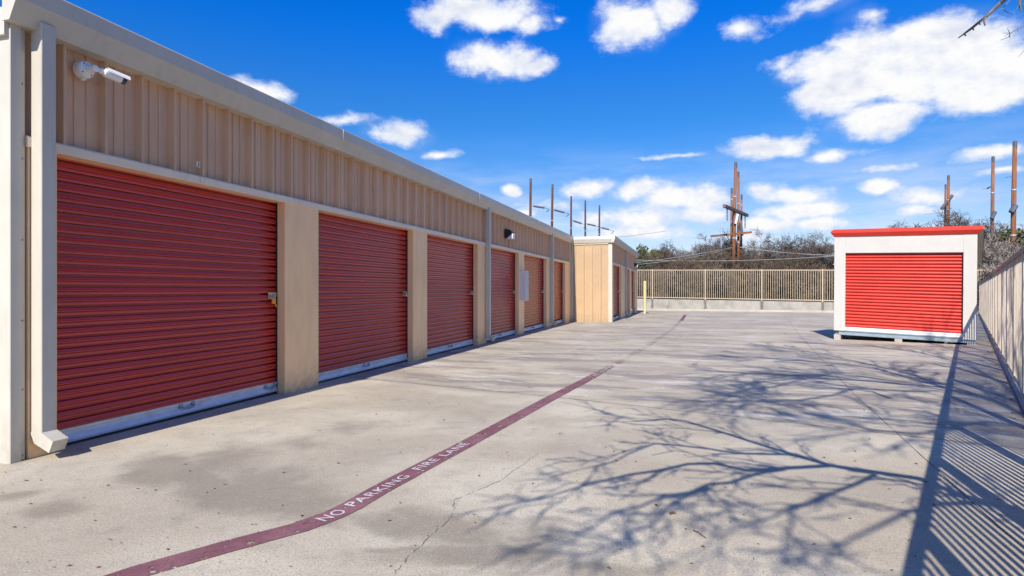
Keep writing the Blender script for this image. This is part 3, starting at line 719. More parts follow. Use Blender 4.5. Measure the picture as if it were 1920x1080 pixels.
# base rails
mb = MB(); mb.prism([(.02, zr0), (.09, zr0), (.09, zr1), (.02, zr1), (.02, zr1 - .03), (.045, zr1 - .045), (.045, zr0 + .045), (.02, zr0 + .03)], .12, W - .03, lambda n, s, z: X(s, n, z), 'y'); mb.build('base_rail', M['railsteel'], box)
mb = MB()
for x in (.02, W * .47, W - .10): mb.box(x, x + .09, .10, DP, zr0 + .004, zr1 - .006, X)
mb.box(.12, W - .1, DP - .1, DP - .01, zr0, zr1 - .002, X); mb.build('base_rail', M['railsteel'], box)
mb = MB(); mb.box(.0, .16, .05, .16, zr0 + .09, zr1 - .022, X); mb.build('corner_foot', M['dark'], box); mb = MB(); mb.box(W - .2, W - .01, .05, .16, zr0 + .07, zr1 - .052, X); mb.build('corner_foot', M['dark'], box)
# roof: mono-pitch sheet with a flared red fascia, returned at both ends
ov = .09
mb = MB()
fp = [(.0, zt - .0), (-.02, zt + .0), (-.085, zt + .10), (-.085, zt + .135), (-.05, zt + .185), (.0, zt + .19)]
n = len(fp)
def FX(x, y, z): return X(x, y, z)
e0 = [(.015 - k * .9 - .01, y) for (y, z), k in zip(fp, (0, .0, .075, .075, .03, .0))]
vs = []
for (y, z), ex in zip(fp, (0, .01, .085, .085, .045, .03)): vs.append(FX(.0 - ex, y, z))
for (y, z), ex in zip(fp, (0, .01, .085, .12, .14, .14)): vs.append(FX(W + ex, y, z))
mb.add(vs, [(i, i + 1, n + i + 1, n + i) for i in range(n - 1)] + [tuple(range(n - 1, -1, -1)), tuple(range(n, 2 * n))])
mb.build('roof_fascia', M['boxred'], box)
mb = MB()
mb.hexa([FX(-.03, .0, zt + .13), FX(W + .13, .0, zt + .13), FX(W + .13, DP + .1, 2.26), FX(-.03, DP + .1, 2.26), FX(-.03, .0, zt + .188), FX(W + .13, .0, zt + .188), FX(W + .13, DP + .1, 2.30), FX(-.03, DP + .1, 2.30)])
mb.build('roof', M['header'], box)
mb = MB()
mb.hexa([FX(-.03, .0, zt + .190), FX(W + .13, .0, zt + .190), FX(W + .13, DP + .1, 2.302), FX(-.03, DP + .1, 2.302), FX(-.03, .0, zt + .205), FX(W + .13, .0, zt + .205), FX(W + .13, DP + .1, 2.315), FX(-.03, DP + .1, 2.315)])
mb.build('roof_sheet', M['boxred'], box)
mb = MB()
mb.hexa([FX(W + .132, .0, zt + .10), FX(W + .142, .0, zt + .10), FX(W + .142, DP + .1, 2.23), FX(W + .132, DP + .1, 2.23), FX(W + .132, .0, zt + .16), FX(W + .142, .0, zt + .16), FX(W + .142, DP + .1, 2.29), FX(W + .132, DP + .1, 2.29)])
mb.build('rake_trim', M['rustrail'], box)
# supports: concrete blocks the box rests on
for (x, w_, lab) in ((.0, .17, 'pale concrete block under the left corner of the storage box'), (W * .455, .17, 'concrete block under the middle of the storage box'), (W - .19, .17, 'concrete block under the right corner of the storage box, striped by fence shadow')):
    p0 = X(x, .03, 0); zg = gz(p0.x, p0.y)
    mb = MB(); t0 = X(x, .03, zr0).z - zg
    fr = lambda a, b, c, x=x, zg=zg: (LC + fx * (x + a) + fy * (b) + Vector((0, 0, zg - LC.z + c)))
    mb.box(0, w_, .03, .40, -.02, X(x + w_, .1, zr0).z - zg - .001 if x else .149, fr, ch=.006)
    mb.box(0, w_, .42, .8, -.02, X(x + w_, .1, zr0).z - zg - .001 if x else .149, fr, ch=.006)
    if x > 0 and x < 2: 
        pass
    o = mb.build('support_block', M['block']); tag(o, lab, 'block', 'blocks under the storage box')
mb = MB(); c = X(W - .62, .16, .06); lathe(mb, c, fy, [(0, .045), (.02, .05), (.05, .045)], 14); mb.tube([c + Vector((0, 0, .0)), c + fx * .22 + Vector((0, 0, .07))], .014, 6)
tag(mb.build('door_spring_winder', M['chrome'], box))

# ---------------------------------------------------------------- side fence
GH = 1.88
def fence_panel(length, h0, h1, sq, pitch):
    mb = MB(); n = int(length / pitch)
    for i in range(1, n):
        x = i * length / n; mb.box(-sq / 2, sq / 2, x - sq / 2, x + sq / 2, h0, h1)
    return mb
side = thing('side_fence', fpt(-19), 'long beige metal picket fence along the right edge of the lot', 'fence', rz=-PH)
def child(mb, name, m, parent, loc, rz=0):
    me_o = mb.build(name, m, None); me_o.parent = parent; me_o.location = loc; me_o.rotation_euler = (0, 0, rz); return me_o
BAY = 1.87; NBAY = 30
panel_me = post_me = None
for i in range(NBAY):
    y = i * BAY; z = gz(*fpt(-19 + y).xy) - gz(*fpt(-19).xy)
    if i == 0:
        pm = fence_panel(BAY, .06, GH - .05, .020, .13); rails = MB()
        rails.box(-.03, .03, 0, BAY, GH - .06, GH); brl = MB(); brl.box(-.018, .018, 0, BAY, .10, .14)
        p1 = child(pm, 'picket_panel', M['sidefence'], side, (0, y, z)); p2 = child(rails, 'top_rail', M['rustrail'], side, (0, y, z)); p3 = child(brl, 'bottom_rail', M['sidefence'], side, (0, y, z))
        po = MB(); po.box(-.034, .026, -.026, .026, -.1, GH - .062); p4 = child(po, 'post', M['sidefence'], side, (0, y, z))
        protos = (p1, p2, p3, p4)
    else:
        for q in protos:
            c = q.copy(); COL.objects.link(c); c.parent = side; c.location = (0, y, z)
# low kerb beneath it
mb = MB(); pts = [fpt(t_) for t_ in range(-20, 37)]
for a, b in zip(pts, pts[1:]):
    r_ = FN
    mb.hexa([a - r_ * .05 - up * .05, a + r_ * .12 - up * .05, b + r_ * .12 - up * .05, b - r_ * .05 - up * .05, a - r_ * .05 + up * .045, a + r_ * .12 + up * .045, b + r_ * .12 + up * .045, b - r_ * .05 + up * .045])
tag(mb.build('fence_kerb', M['block']), 'low concrete kerb under the right-hand picket fence', 'kerb')

# ---------------------------------------------------------------- back wall and fence
def bpt(t_): return BL2 + BD * t_
LB = (Vector((CORNER.x, CORNER.y, 0)) - BL2).length
def wtop(t_): return .67 - .013 * (t_ - 9.0)
BOFF = 9.0 - math.floor(9.0 / 3.75) * 3.75 + .9
M['conwall'] = concrete_wall_mat()
wall = MB(); t_ = 0; N = 18
for i in range(N):
    a, b = LB * i / N, LB * (i + 1) / N; A, Bp = bpt(a), bpt(b); za, zb = gz(A.x, A.y) - .1, gz(Bp.x, Bp.y) - .1
    wall.hexa([A + up * za, Bp + up * zb, Bp + BN * .2 + up * zb, A + BN * .2 + up * za, A + up * wtop(a), Bp + up * wtop(b), Bp + BN * .2 + up * wtop(b), A + BN * .2 + up * wtop(a)])
tag(wall.build('retaining_wall', M['conwall']), 'low stained concrete retaining wall across the back of the lot', 'wall')
kb = MB()
for i in range(N):
    a, b = LB * i / N, LB * (i + 1) / N; A, Bp = bpt(a) - BN * .5, bpt(b) - BN * .5; za, zb = gz(A.x, A.y), gz(Bp.x, Bp.y)
    kb.hexa([A + up * (za - .05), Bp + up * (zb - .05), Bp + BN * .5 + up * (zb - .05), A + BN * .5 + up * (za - .05), A + up * (za + .13), Bp + up * (zb + .13), Bp + BN * .497 + up * (zb + .13), A + BN * .497 + up * (za + .13)])
M['kerb'] = mat('pale_kerb_concrete', (.44, .395, .33), .9, var=.12, vscale=1.5)
tag(kb.build('kerb', M['kerb']), 'pale concrete kerb at the foot of the back wall', 'kerb')
ang = math.atan2(BD.y, BD.x)
bf = thing('back_fence', bpt(0) + BN * .1 + up * wtop(0), 'cream metal picket fence on top of the concrete back wall', 'fence', rz=ang)
bay = 3.75; nb = int(LB / bay) + 1; off = 9.0 - math.floor(9.0 / bay) * bay + .9 - bay
k = 0; protos = None
while k < nb + 1:
    x = off + k * bay; L_ = bay; 
    if x > LB - .2: break
    z = wtop(x) - wtop(0); slope = -.013
    if protos is None:
        pm = MB(); n = int(bay / .135); H2 = 2.17
        for i in range(1, n):
            xx = i * bay / n; pm.box(xx - .014, xx + .014, -.014, .014, .07 + slope * xx, H2 - .05 + slope * xx)
        rl1 = MB(); rl1.hexa([Vector(q) for q in [(0, -.03, H2 - .06), (bay, -.03, H2 - .06 + slope * bay), (bay, .03, H2 - .06 + slope * bay), (0, .03, H2 - .06), (0, -.03, H2), (bay, -.03, H2 + slope * bay), (bay, .03, H2 + slope * bay), (0, .03, H2)]])
        rl2 = MB(); rl2.hexa([Vector(q) for q in [(0, -.025, .09), (bay, -.025, .09 + slope * bay), (bay, .025, .09 + slope * bay), (0, .025, .09), (0, -.025, .15), (bay, -.025, .15 + slope * bay), (bay, .025, .15 + slope * bay), (0, .025, .15)]])
        po = MB(); po.box(-.038, .038, -.038, .038, -.35, H2 + .03)
        protos = [child(pm, 'picket_panel', M['fence'], bf, (x, 0, z)), child(rl1, 'top_rail', M['fence'], bf, (x, 0, z)), child(rl2, 'bottom_rail', M['fence'], bf, (x, 0, z)), child(po, 'post', M['fence'], bf, (x, 0, z))]
    else:
        for q in protos: c = q.copy(); COL.objects.link(c); c.parent = bf; c.location = (x, 0, z)
    k += 1
# bollard
bp = gp(1209, 588)
mb = MB(); mb.tube([bp + up * -.1, bp + up * 1.98, bp + up * 2.03, bp + up * 2.05], [.08, .08, .06, .02], 16)
tag(mb.build('bollard', M['yellow'], smooth=False), 'tall pale yellow bollard standing at the far corner of the building', 'bollard')

# ---------------------------------------------------------------- utility poles and wires
def pole(px_top, py_top, px_bot, Y, wpx, label, group, zb=.3, m='wood'):
    T = at(px_top, py_top, Y); bx = (px_bot - CX) / F * Y
    T0 = Vector((bx, Y, zb)); slope = (T.x - bx) / max(.1, (T.z - 1.4)); T0.x = bx - slope * 1.0
    r = wpx / F * Y / 2
    root = thing('utility_pole', T0, label, 'utility pole', group=group)
    mb = MB(); mb.tube([T0, T0.lerp(T, .5), T], [r * 1.12, r, r * .82], 12); mb.build('pole_shaft', M[m], root, smooth=True)
    mb = MB(); mb.tube([T + up * -.55, T + up * -.02], r * .88, 10); mb.tube([T + up * -.02, T + up * .06], [r * .88, r * .3], 10); mb.build('pole_cap', M['insul'], root)
    return root, T0, T, r
def band(root, T0, T, r, f):
    p = T0.lerp(T, f); mb = MB(); mb.tube([p - up * .05, p + up * .05], r * 1.16, 12); mb.build('steel_band', M['galv'], root)
LG = 'row of bare utility poles beyond the roof'
ltops = [(995, 335, 993.5, 80, 5.2, 'leftmost and tallest pole of the row above the roof', [(1000, 386.5, 1021, 389.5)]),
         (1036, 346, 1033, 84, 4.8, 'second pole from the left in the row above the roof', [(1039, 393.5, 1058, 398.5)]),
         (1071, 368, 1070, 95, 4.0, 'middle pole of the row, just left of the wing roof', [(1075, 414, 1090, 419)]),
         (1097.5, 376, 1097, 101, 3.8, 'fourth pole from the left, above the wing roof', [(1101, 420, 1117, 423.5)]),
         (1124, 385, 1123, 107, 3.6, 'rightmost and shortest pole of the row above the wing', [(1128, 427, 1142, 430.5)])]
for (x, y, xb, Y, w_, lab, ins) in ltops:
    r0, T0, T, r = pole(x, y, xb, Y, w_, lab, LG, m='darkwood')
    for f in (.55, .68): band(r0, T0, T, r, f)
    for (a, b, c, d) in ins:
        A, Bq = at(a, b, Y), at(c, d, Y); st_ = Vector((T0.x + (T.x - T0.x) * .7, Y, A.z + .1))
        mb = MB(); mb.tube([st_, A], .03, 5); mb.tube([A, Bq], .13, 8)
        E = at(c + 9, d + 3, Y + 2); mb.tube([Bq, E], .035, 4); E2 = at(c + 4, d + 8, Y + 1); mb.tube([E, E2], .05, 4)
        mb.build('strain_insulator', M['insul'], r0)
CG = 'poles of the double H-frame beyond the back fence'
cl = [(1379.5, 304, 1374, 60, 6.2, 'tallest pole of the central cluster beyond the back fence'), (1384.5, 322, 1384.5, 61, 4.6, 'second tallest pole of the central cluster, right of the tallest'),
      (1372, 353, 1371, 63, 4.6, 'pole on the left side of the central cluster'), (1390.5, 365, 1389, 62, 4.2, 'shortest pole, on the right side of the central cluster')]
cps = []
for (x, y, xb, Y, w_, lab) in cl:
    r0, T0, T, r = pole(x, y, xb, Y, w_, lab, CG)
    for f in ((.45, .75) if y < 330 else (.5, .9)): band(r0, T0, T, r, f)
    cps.append((r0, T0, T, r))
def arm(name, parent, a, b, Ya, Yb, th, m='armwood'):
    mb = MB(); mb.tube([at(*a, Ya), at(*b, Yb)], th, 4); return mb.build(name, M[m], parent)
arm('crossarm', cps[0][0], (1358, 386), (1401, 404), 57.5, 63, .20)
arm('crossarm', cps[2][0], (1332.6, 443), (1409, 435.5), 60.4, 60.4, .14, 'wood')
arm('bracket', cps[2][0], (1352, 419), (1372, 415), 62, 62.5, .05, 'galv')
mb = MB(); mb.tube([at(1352, 419, 62), at(1352, 500, 62)], .06, 5); mb.build('ground_rod', M['galv'], cps[2][0])
def string(parent, p, n, ds, r):
    mb = MB(); mb.tube([p, p - up * (n * ds + .1)], .03, 5)
    for i in range(n): c = p - up * (ds * (i + .6)); mb.tube([c + up * .04, c, c - up * .02], [.03, r, r], 8)
    mb.build('insulator_string', M['insul'], parent)
string(cps[0][0], at(1363.5, 391, 58.3), 8, .14, .10); string(cps[0][0], at(1397, 404, 62.5), 9, .14, .10)
mb = MB(); mb.tube([cps[0][1].lerp(cps[0][2], .62) + Vector((.2, -.3, 0)), cps[0][1].lerp(cps[0][2], .55) + Vector((.0, -.35, 0))], .16, 6); mb.build('clamp', M['galv'], cps[0][0])
mb = MB(); mb.tube([cps[1][1].lerp(cps[1][2], .60) + Vector((.1, -.3, 0)), cps[1][1].lerp(cps[1][2], .50) + Vector((.25, -.3, 0))], .15, 6); mb.build('clamp', M['insul'], cps[1][0])
RG = 'poles standing beyond the storage box'
r0, T0, T, r = pole(1778.5, 329, 1776.5, 75, 5.2, 'taller pole of the pair above the red roof of the box', RG)
for f in (.5, .72, .8): band(r0, T0, T, r, f)
arm('crossarm', r0, (1766, 391), (1785, 367), 72, 78, .22); string(r0, at(1780, 371, 73.5), 12, .17, .16)
r0, T0, T, r = pole(1773, 346, 1770.5, 77, 3.8, 'shorter pole of the pair above the red roof of the box', RG)
string(r0, at(1772.5, 384, 75), 10, .17, .16)
r0, T0, T, r = pole(1862, 294, 1859, 56, 6.0, 'pole between the storage box and the tallest right-hand pole', RG)
for f in (.42, .75): band(r0, T0, T, r, f)
mb = MB(); mb.tube([at(1866, 397, 55.5), at(1859, 410, 55.5)], .17, 6); mb.build('clamp', M['insul'], r0)
mb = MB(); mb.tube([at(1858, 350, 55.6), at(1852, 353, 55.3)], .09, 6); mb.tube([at(1852, 353, 55.3), at(1841, 355, 54)], .02, 4); mb.build('insulator', M['insul'], r0)
r0, T0, T, r = pole(1903, 265, 1897.5, 46, 8.2, 'tallest and thickest pole at the right edge behind the fence', RG)
for f in (.42, .70): band(r0, T0, T, r, f)
mb = MB(); mb.tube([at(1904, 385, 45.6), at(1896, 398, 45.6)], .20, 6); mb.build('clamp', M['insul'], r0)
mb = MB(); mb.tube([at(1899, 331, 45.6), at(1885, 333, 44)], .02, 4); mb.build('tie_wire', M['thinwire'], r0)

def cable(a, b, sag, r, m, label, n=14, name='guy_cable'):
    r *= .7
    pts = [a.lerp(b, i / n) - up * sag * 4 * (i / n) * (1 - i / n) for i in range(n + 1)]
    mb = MB(); mb.tube(pts, r, 5); tag(mb.build(name, M[m]), label, 'cable')
cable(at(1150, 497, 48), at(1374, 464, 60), .15, .045, 'cable', 'upper grey cable running from the left up to the central poles')
cable(at(1150, 499, 49), at(1371, 466, 62.5), .3, .04, 'cable', 'lower grey cable running from the left up to the central poles')
cable(at(1385, 463, 61), at(1640, 479, 58), .3, .045, 'cable', 'grey cable running right from the central poles toward the storage box')
cable(at(1150, 486, 57), at(1660, 472, 55), .45, .035, 'cable', 'thin grey cable sagging in front of the trees behind the central poles')
cable(at(1020, 455, 140), at(1250, 433, 150), .4, .05, 'thinwire', 'distant thin overhead line above the wing roof', name='power_line')
cable(at(1895, 460, 45.5), at(1960, 470, 44), .05, .04, 'cable', 'pale cable leaving the tallest right-hand pole to the right')
cable(at(1864, 418, 55.7), at(1960, 420, 56), .1, .025, 'cable', 'thin pale line between the two right-hand poles', name='power_line')

# ---------------------------------------------------------------- vegetation
def grow(mb, p, d, L, r, lvl, rng, spread=.6, up_=.15, kids=(3, 3, 3, 3), minr=.004, seg=4, ratio=.66, droop=0.0):
    pts = [p.copy()]; rad = [r]; q = p.copy(); dd = d.normalized()
    for i in range(seg):
        dd = (dd + Vector((rng.gauss(0, .13), rng.gauss(0, .13), rng.gauss(0, .10) + up_ * .22 - droop))).normalized()
        q = q + dd * L / seg; pts.append(q.copy()); rad.append(max(minr, r * (1 - .62 * (i + 1) / seg)))
    mb.tube(pts, rad, 5 if r > .05 else 3, cap=False)
    if lvl <= 0: return
    nk = kids[min(len(kids) - 1, lvl - 1)]
    for k in range(nk):
        f = .35 + .65 * (k + rng.random()) / nk; i = min(seg - 1, int(f * seg)); a = pts[i].lerp(pts[i + 1], f * seg - i)
        base = (pts[i + 1] - pts[i]).normalized(); side_ = base.orthogonal().normalized(); side_.rotate(Matrix.Rotation(rng.uniform(0, 6.28), 3, base))
        nd = (base * (1 - spread * .5) + side_ * spread * rng.uniform(.6, 1.3)).normalized()
        grow(mb, a, nd, L * ratio * rng.uniform(.7, 1.15), max(minr, rad[i] * .6), lvl - 1, rng, spread, up_, kids, minr, max(2, seg - 1), ratio, droop)
def proto_bare(seed, H, m, spread=.75, name='bare_tree', stems=1, minr=.011, kids=(7, 6, 5, 4), r0=.16, lvl=5):
    rng = random.Random(seed); trunk = MB(); crown = MB()
    root = thing(name, (0, 0, 0), 'x', 'tree')
    for s_ in range(stems):
        b0 = Vector((rng.uniform(-.5, .5) * (stems > 1), rng.uniform(-.5, .5) * (stems > 1), -.3)); top = b0 + Vector((rng.uniform(-.5, .5), rng.uniform(-.5, .5), H * (.30 if stems == 1 else .12)))
        trunk.tube([b0, b0.lerp(top, .5) + Vector((rng.uniform(-.1, .1), 0, 0)), top], [r0 * 1.3, r0, r0 * .8], 8)
        nl = 5 if stems == 1 else 3
        for k in range(nl):
            a = 6.28 * k / nl + rng.uniform(-.5, .5); d = Vector((math.cos(a) * rng.uniform(.35, .9), math.sin(a) * rng.uniform(.35, .9), 1))
            grow(crown, top - up * .1 * k, d, H * .34 * rng.uniform(.8, 1.15), r0 * .55, lvl - 1, rng, spread, .35, kids, minr, 4, .64)
    trunk.build('trunk', M['bark'], root); crown.build('crown', M[m], root)
    print(name, seed, len(crown.f))
    return root
def leaf_cluster(mb, c, r, n, s_, rng, flat=1.0):
    for i in range(n):
        v = Vector((rng.gauss(0, 1), rng.gauss(0, 1), rng.gauss(0, 1))).normalized() * r * rng.random() ** .4; v.z *= flat
        p = c + v; a = Vector((rng.gauss(0, 1), rng.gauss(0, 1), rng.gauss(0, 1))).normalized(); b = a.orthogonal().normalized(); k = s_ * rng.uniform(.5, 1.4)
        mb.add([p - a * k, p + b * k * .5, p + a * k, p - b * k * .5], [(0, 1, 2, 3)])
def proto_green(seed, H, Wd, m, name='evergreen_tree', n=34, leaves=150, ls=.16):
    rng = random.Random(seed); root = thing(name, (0, 0, 0), 'x', 'tree'); tr = MB(); tr.tube([Vector((0, 0, -.3)), Vector((.1, 0, H * .5)), Vector((0, .1, H * .85))], [.16, .11, .04], 7)
    cr_ = MB()
    for i in range(n):
        z = H * rng.uniform(.15, .97); rr = Wd * .5 * (1 - (abs(z / H - .5) * 1.5) ** 2 * .7); a = rng.uniform(0, 6.28); q = rr * rng.random() ** .5
        c = Vector((math.cos(a) * q, math.sin(a) * q, z)); tr.tube([Vector((0, 0, z * .6)), c], [.04, .015], 3, cap=False)
        leaf_cluster(cr_, c, Wd * rng.uniform(.10, .2), leaves, ls, rng, .7)
    tr.build('trunk', M['bark'], root); cr_.build('crown', M[m], root); return root
def hide_far(o): pass
PB = [proto_bare(11, 8, 'twiggrey'), proto_bare(12, 8, 'twiggrey', spread=.9), proto_bare(13, 8, 'twigbrown', spread=.7), proto_bare(14, 8, 'twigbrown', spread=.95, stems=2)]
PS = [proto_bare(21, 4, 'twigbrown', name='bare_shrub', stems=4, spread=.95, r0=.05, lvl=5, minr=.011), proto_bare(22, 4, 'twigpale', name='bare_shrub', stems=5, spread=1.0, r0=.05, lvl=5, minr=.012)]
PG = [proto_green(31, 6, 4.5, 'leafolive'), proto_green(32, 6, 5, 'leafdark'), proto_green(33, 3, 2.0, 'leafpale', name='evergreen_shrub', n=26, leaves=160, ls=.09)]
used = set(); rt = random.Random(8)
def top_of(o): return max(v.co.z for ch in o.children for v in ch.data.vertices)
def plant(proto, basis, px, ytop, Y, label, group, wide=1.0, cat=None):
    Hw = (HZ - ytop) / F * Y + CAMH - .35; s_ = Hw / top_of(proto); loc = ((px - CX) / F * Y, Y, .35); rz = rt.uniform(0, 6.28)
    Mx = Matrix.Translation(Vector(loc)) @ Matrix.Rotation(rz, 4, 'Z') @ Matrix.Diagonal((s_ * wide, s_ * wide, s_, 1))
    if proto.name not in used: used.add(proto.name); o = proto; o.matrix_world = Mx
    else: o = copy_thing(proto, loc, None, rz, (s_ * wide, s_ * wide, s_))
    o['label'] = label; o['group'] = group
    if cat: o['category'] = cat
    return o
GT = 'bare winter trees beyond the back fence'; GE = 'evergreen trees among the bare ones'; GS = 'bare shrubs behind the fences'
trees = [(0, 1262, 457, 68, 'rounded bare grey tree just right of the wing roof'), (2, 1300, 462, 72, 'bare brown tree left of the central poles, right of the rounded one'),
    (1, 1325, 447, 66, 'bare grey tree with a spiky top under the left end of the lower crossarm'), (0, 1352, 440, 64, 'tall bare tree directly left of the central poles'),
    (3, 1335, 470, 58, 'low dense brown tree in front of the tall one left of the poles'), (2, 1408, 452, 74, 'slender bare tree directly right of the central poles'),
    (1, 1442, 437, 70, 'tallest bare tree between the central poles and the storage box'), (0, 1478, 462, 76, 'bare tree right of the tallest one, left of the box'),
    (1, 1521, 446, 68, 'wide bare grey tree left of the white storage box'), (2, 1495, 474, 60, 'brown bare tree low behind the fence near the storage box'),
    (0, 1556, 440, 62, 'bare dark tree rising at the left corner of the red roof'), (1, 1655, 418, 80, 'bare tree peeping over the left half of the red roof'),
    (0, 1705, 408, 80, 'bare tree peeping over the middle of the red roof'), (3, 1745, 396, 62, 'bare tree above the red roof left of the pole pair'),
    (1, 1800, 398, 58, 'bare tangled tree right of the pole pair above the red roof'), (0, 1842, 402, 56, 'bare tree between the storage box and the thin right-hand pole'),
    (2, 1225, 470, 60, 'brown bare tree behind the left end of the back fence'), (3, 1420, 478, 58, 'low spreading brown tree behind the fence right of the poles'),
    (3, 1270, 478, 57, 'low spreading brown tree behind the left part of the fence'), (1, 1885, 405, 54, 'bare tree between the two right-hand poles')]
for (k, px, yt, Y, lab) in trees: plant(PB[k], 8.6, px, yt - (12 if px < 1570 else 2), Y, lab, GT, wide=1.2)
for (k, px, yt, Y, lab, w_) in [(0, 1217, 455, 66, 'olive green tree beside the end of the wing roof', .8), (1, 1205, 474, 58, 'dark evergreen tree just behind the yellow bollard', .9), (0, 1430, 479, 62, 'olive tree right of the central poles', 1.5),
    (1, 1320, 489, 60, 'dark evergreen tree low between two bare trees left of the poles', 1.3), (1, 1500, 488, 62, 'dark evergreen tree left of the storage box', 1.5), (0, 1548, 484, 66, 'olive tree at the left edge of the storage box', 1.2), (1, 1395, 490, 66, 'dark evergreen tree directly behind the central poles', 1.2),
    (0, 1872, 436, 50, 'olive tree between the two right-hand poles', 1.0), (0, 1925, 420, 52, 'olive tree at the right edge behind the tallest pole', 1.0), (1, 1905, 446, 56, 'dark evergreen tree low behind the tallest right-hand pole', 1.1)]:
    plant(PG[k], 6, px, yt, Y, lab, GE, wide=w_)
plant(PG[2], 3, 1849, 486, 41, 'yellow-green feathery shrub behind the fence corner by the storage box', 'shrubs by the fence corner', 1.0, 'shrub')
shr = [(0, 1215, 498, 50), (0, 1250, 492, 52), (0, 1290, 495, 52), (0, 1330, 492, 53), (0, 1365, 496, 51), (0, 1405, 490, 52), (0, 1440, 494, 51), (0, 1478, 490, 52), (0, 1515, 494, 50), (0, 1550, 488, 51),
       (1, 1835, 440, 44), (1, 1858, 452, 42), (1, 1880, 447, 45), (1, 1905, 458, 40), (1, 1925, 440, 44), (1, 1868, 430, 50), (1, 1895, 475, 36)]
left_names = ['second', 'third', 'fourth', 'fifth', 'sixth', 'seventh', 'eighth', 'ninth']
for i, (k, px, yt, Y) in enumerate(shr):
    if k == 0:
        lab = 'brown bare shrub behind the back fence next to the wing' if i == 0 else 'brown bare shrub behind the back fence beside the storage box' if i == 9 else 'brown bare shrub behind the pickets, %s from the left in its row' % left_names[i - 1]
    else:
        lab = ['pale twiggy shrub right beside the storage box roof', 'pale twiggy shrub behind the far end of the side fence', 'pale twiggy shrub left of the tallest right-hand pole', 'pale twiggy shrub in front of the tallest right-hand pole', 'pale twiggy shrub cut off by the right edge', 'pale twiggy shrub below the thin right-hand pole', 'low pale shrub just over the side fence rail'][i - 10]
    plant(PS[k], 3.6, px, yt, Y, lab, GS, wide=1.25, cat='shrub')
# the far thicket that reads as one mass
mb = MB(); rw = random.Random(77)
for i in range(15000):
    px = rw.uniform(1120, 1990); Y = rw.uniform(78, 110); lim = 480 + 11 * math.sin(px * .045) + 6 * math.sin(px * .13) + rw.uniform(0, 16) if px < 1600 else 452 + 10 * math.sin(px * .07) + rw.uniform(0, 18)
    py = rw.uniform(lim, 548); p = at(px, py, Y); h_ = rw.uniform(.5, 1.6); a = rw.uniform(-.9, .9); d = Vector((math.sin(a), rw.uniform(-.3, .3), math.cos(a))) * h_; w = rw.uniform(.02, .05)
    s_ = Vector((w, 0, 0)); mb.add([p - s_, p + s_, p + d + s_ * .3, p + d - s_ * .3, p + s_ + Vector((0, w * 2, 0))], [(0, 1, 2, 3), (1, 4, 2)])
tag(mb.build('far_thicket', M['brush']), 'brown thicket of bare brush filling the distance', kind='stuff')
mb = MB()
for i in range(9000):
    px = rw.uniform(1120, 1620); Y = rw.uniform(63, 76); p = Vector(((px - CX) / F * Y, Y, .4)); h_ = rw.uniform(.2, 2.1) ** 1; a = rw.gauss(0, .35); d = Vector((math.sin(a), rw.uniform(-.2, .2), 1)) * h_; w = rw.uniform(.008, .02)
    mb.add([p + Vector((-w, 0, 0)), p + Vector((w, 0, 0)), p + d], [(0, 1, 2)])
tag(mb.build('dry_brush', M['brush']), 'dry brown weeds and brush behind the back fence', kind='stuff')

# ---- overhanging trees that shade the lot: laid out from the shadows they throw, each limb at its own height
def lift(px, py, h):
    g_ = gp(px, py); return Vector((g_.x - LV.x * h, g_.y - LV.y * h, g_.z + h))
def shade_tree(name, base, fork, limbs, label, seed, kids2=(3, 3), sub=.9, spr=.7):
    rng = random.Random(seed); root = thing(name, base, label, 'tree', group='bare trees overhanging the side fence')
    tr = MB(); tr.tube([base - up * .3, base.lerp(fork, .5) + Vector((.12, .1, 0)), fork], [.26, .20, .16], 10); tr.build('trunk', M['bark'], root, smooth=True)
    cr_ = MB()
    for pts, r0, r1, sm in limbs:
        P = [lift(*q) for q in pts]
        if (P[0] - fork).length > .05 and sm: P = [fork, fork.lerp(P[0], .5) + up * .15] + P
        # smooth wobble
        Q = [P[0]]
        for a, b in zip(P, P[1:]):
            m_ = a.lerp(b, .5) + Vector((rng.gauss(0, .03), rng.gauss(0, .03), rng.gauss(0, .03))); Q += [m_, b]
        n = len(Q); rad = [r0 + (r1 - r0) * i / (n - 1) for i in range(n)]
        cr_.tube(Q, rad, 6)
        start = 2 if sm else 0; name_n = 1 if seed == 41 else 2
        for i in range(start, n - 1):
            base_d = (Q[i + 1] - Q[i]).normalized()
            for k in range(1 if seed == 41 else 2):
                sgn = -1 if rng.random() < .5 else 1
                side_ = Vector((-base_d.y, base_d.x, 0)).normalized() * sgn
                nd = (base_d * rng.uniform(.9, 1.3) + side_ * rng.uniform(.2, .55) + up * rng.uniform(-.2, .3)).normalized()
                grow(cr_, Q[i].lerp(Q[i + 1], rng.random()), nd, sub * rng.uniform(.5, 1.15), max(.010, rad[i] * .55), 2, rng, spr, .0, kids2, .0065 if seed == 41 else .009, 4, .68)
        grow(cr_, Q[-1], (Q[-1] - Q[-2]).normalized(), sub * .9, rad[-1], 2, rng, spr, .0, (3, 4), .005, 4, .68)
    cr_.build('crown', M['bark'], root)
    return root
h = 3.9
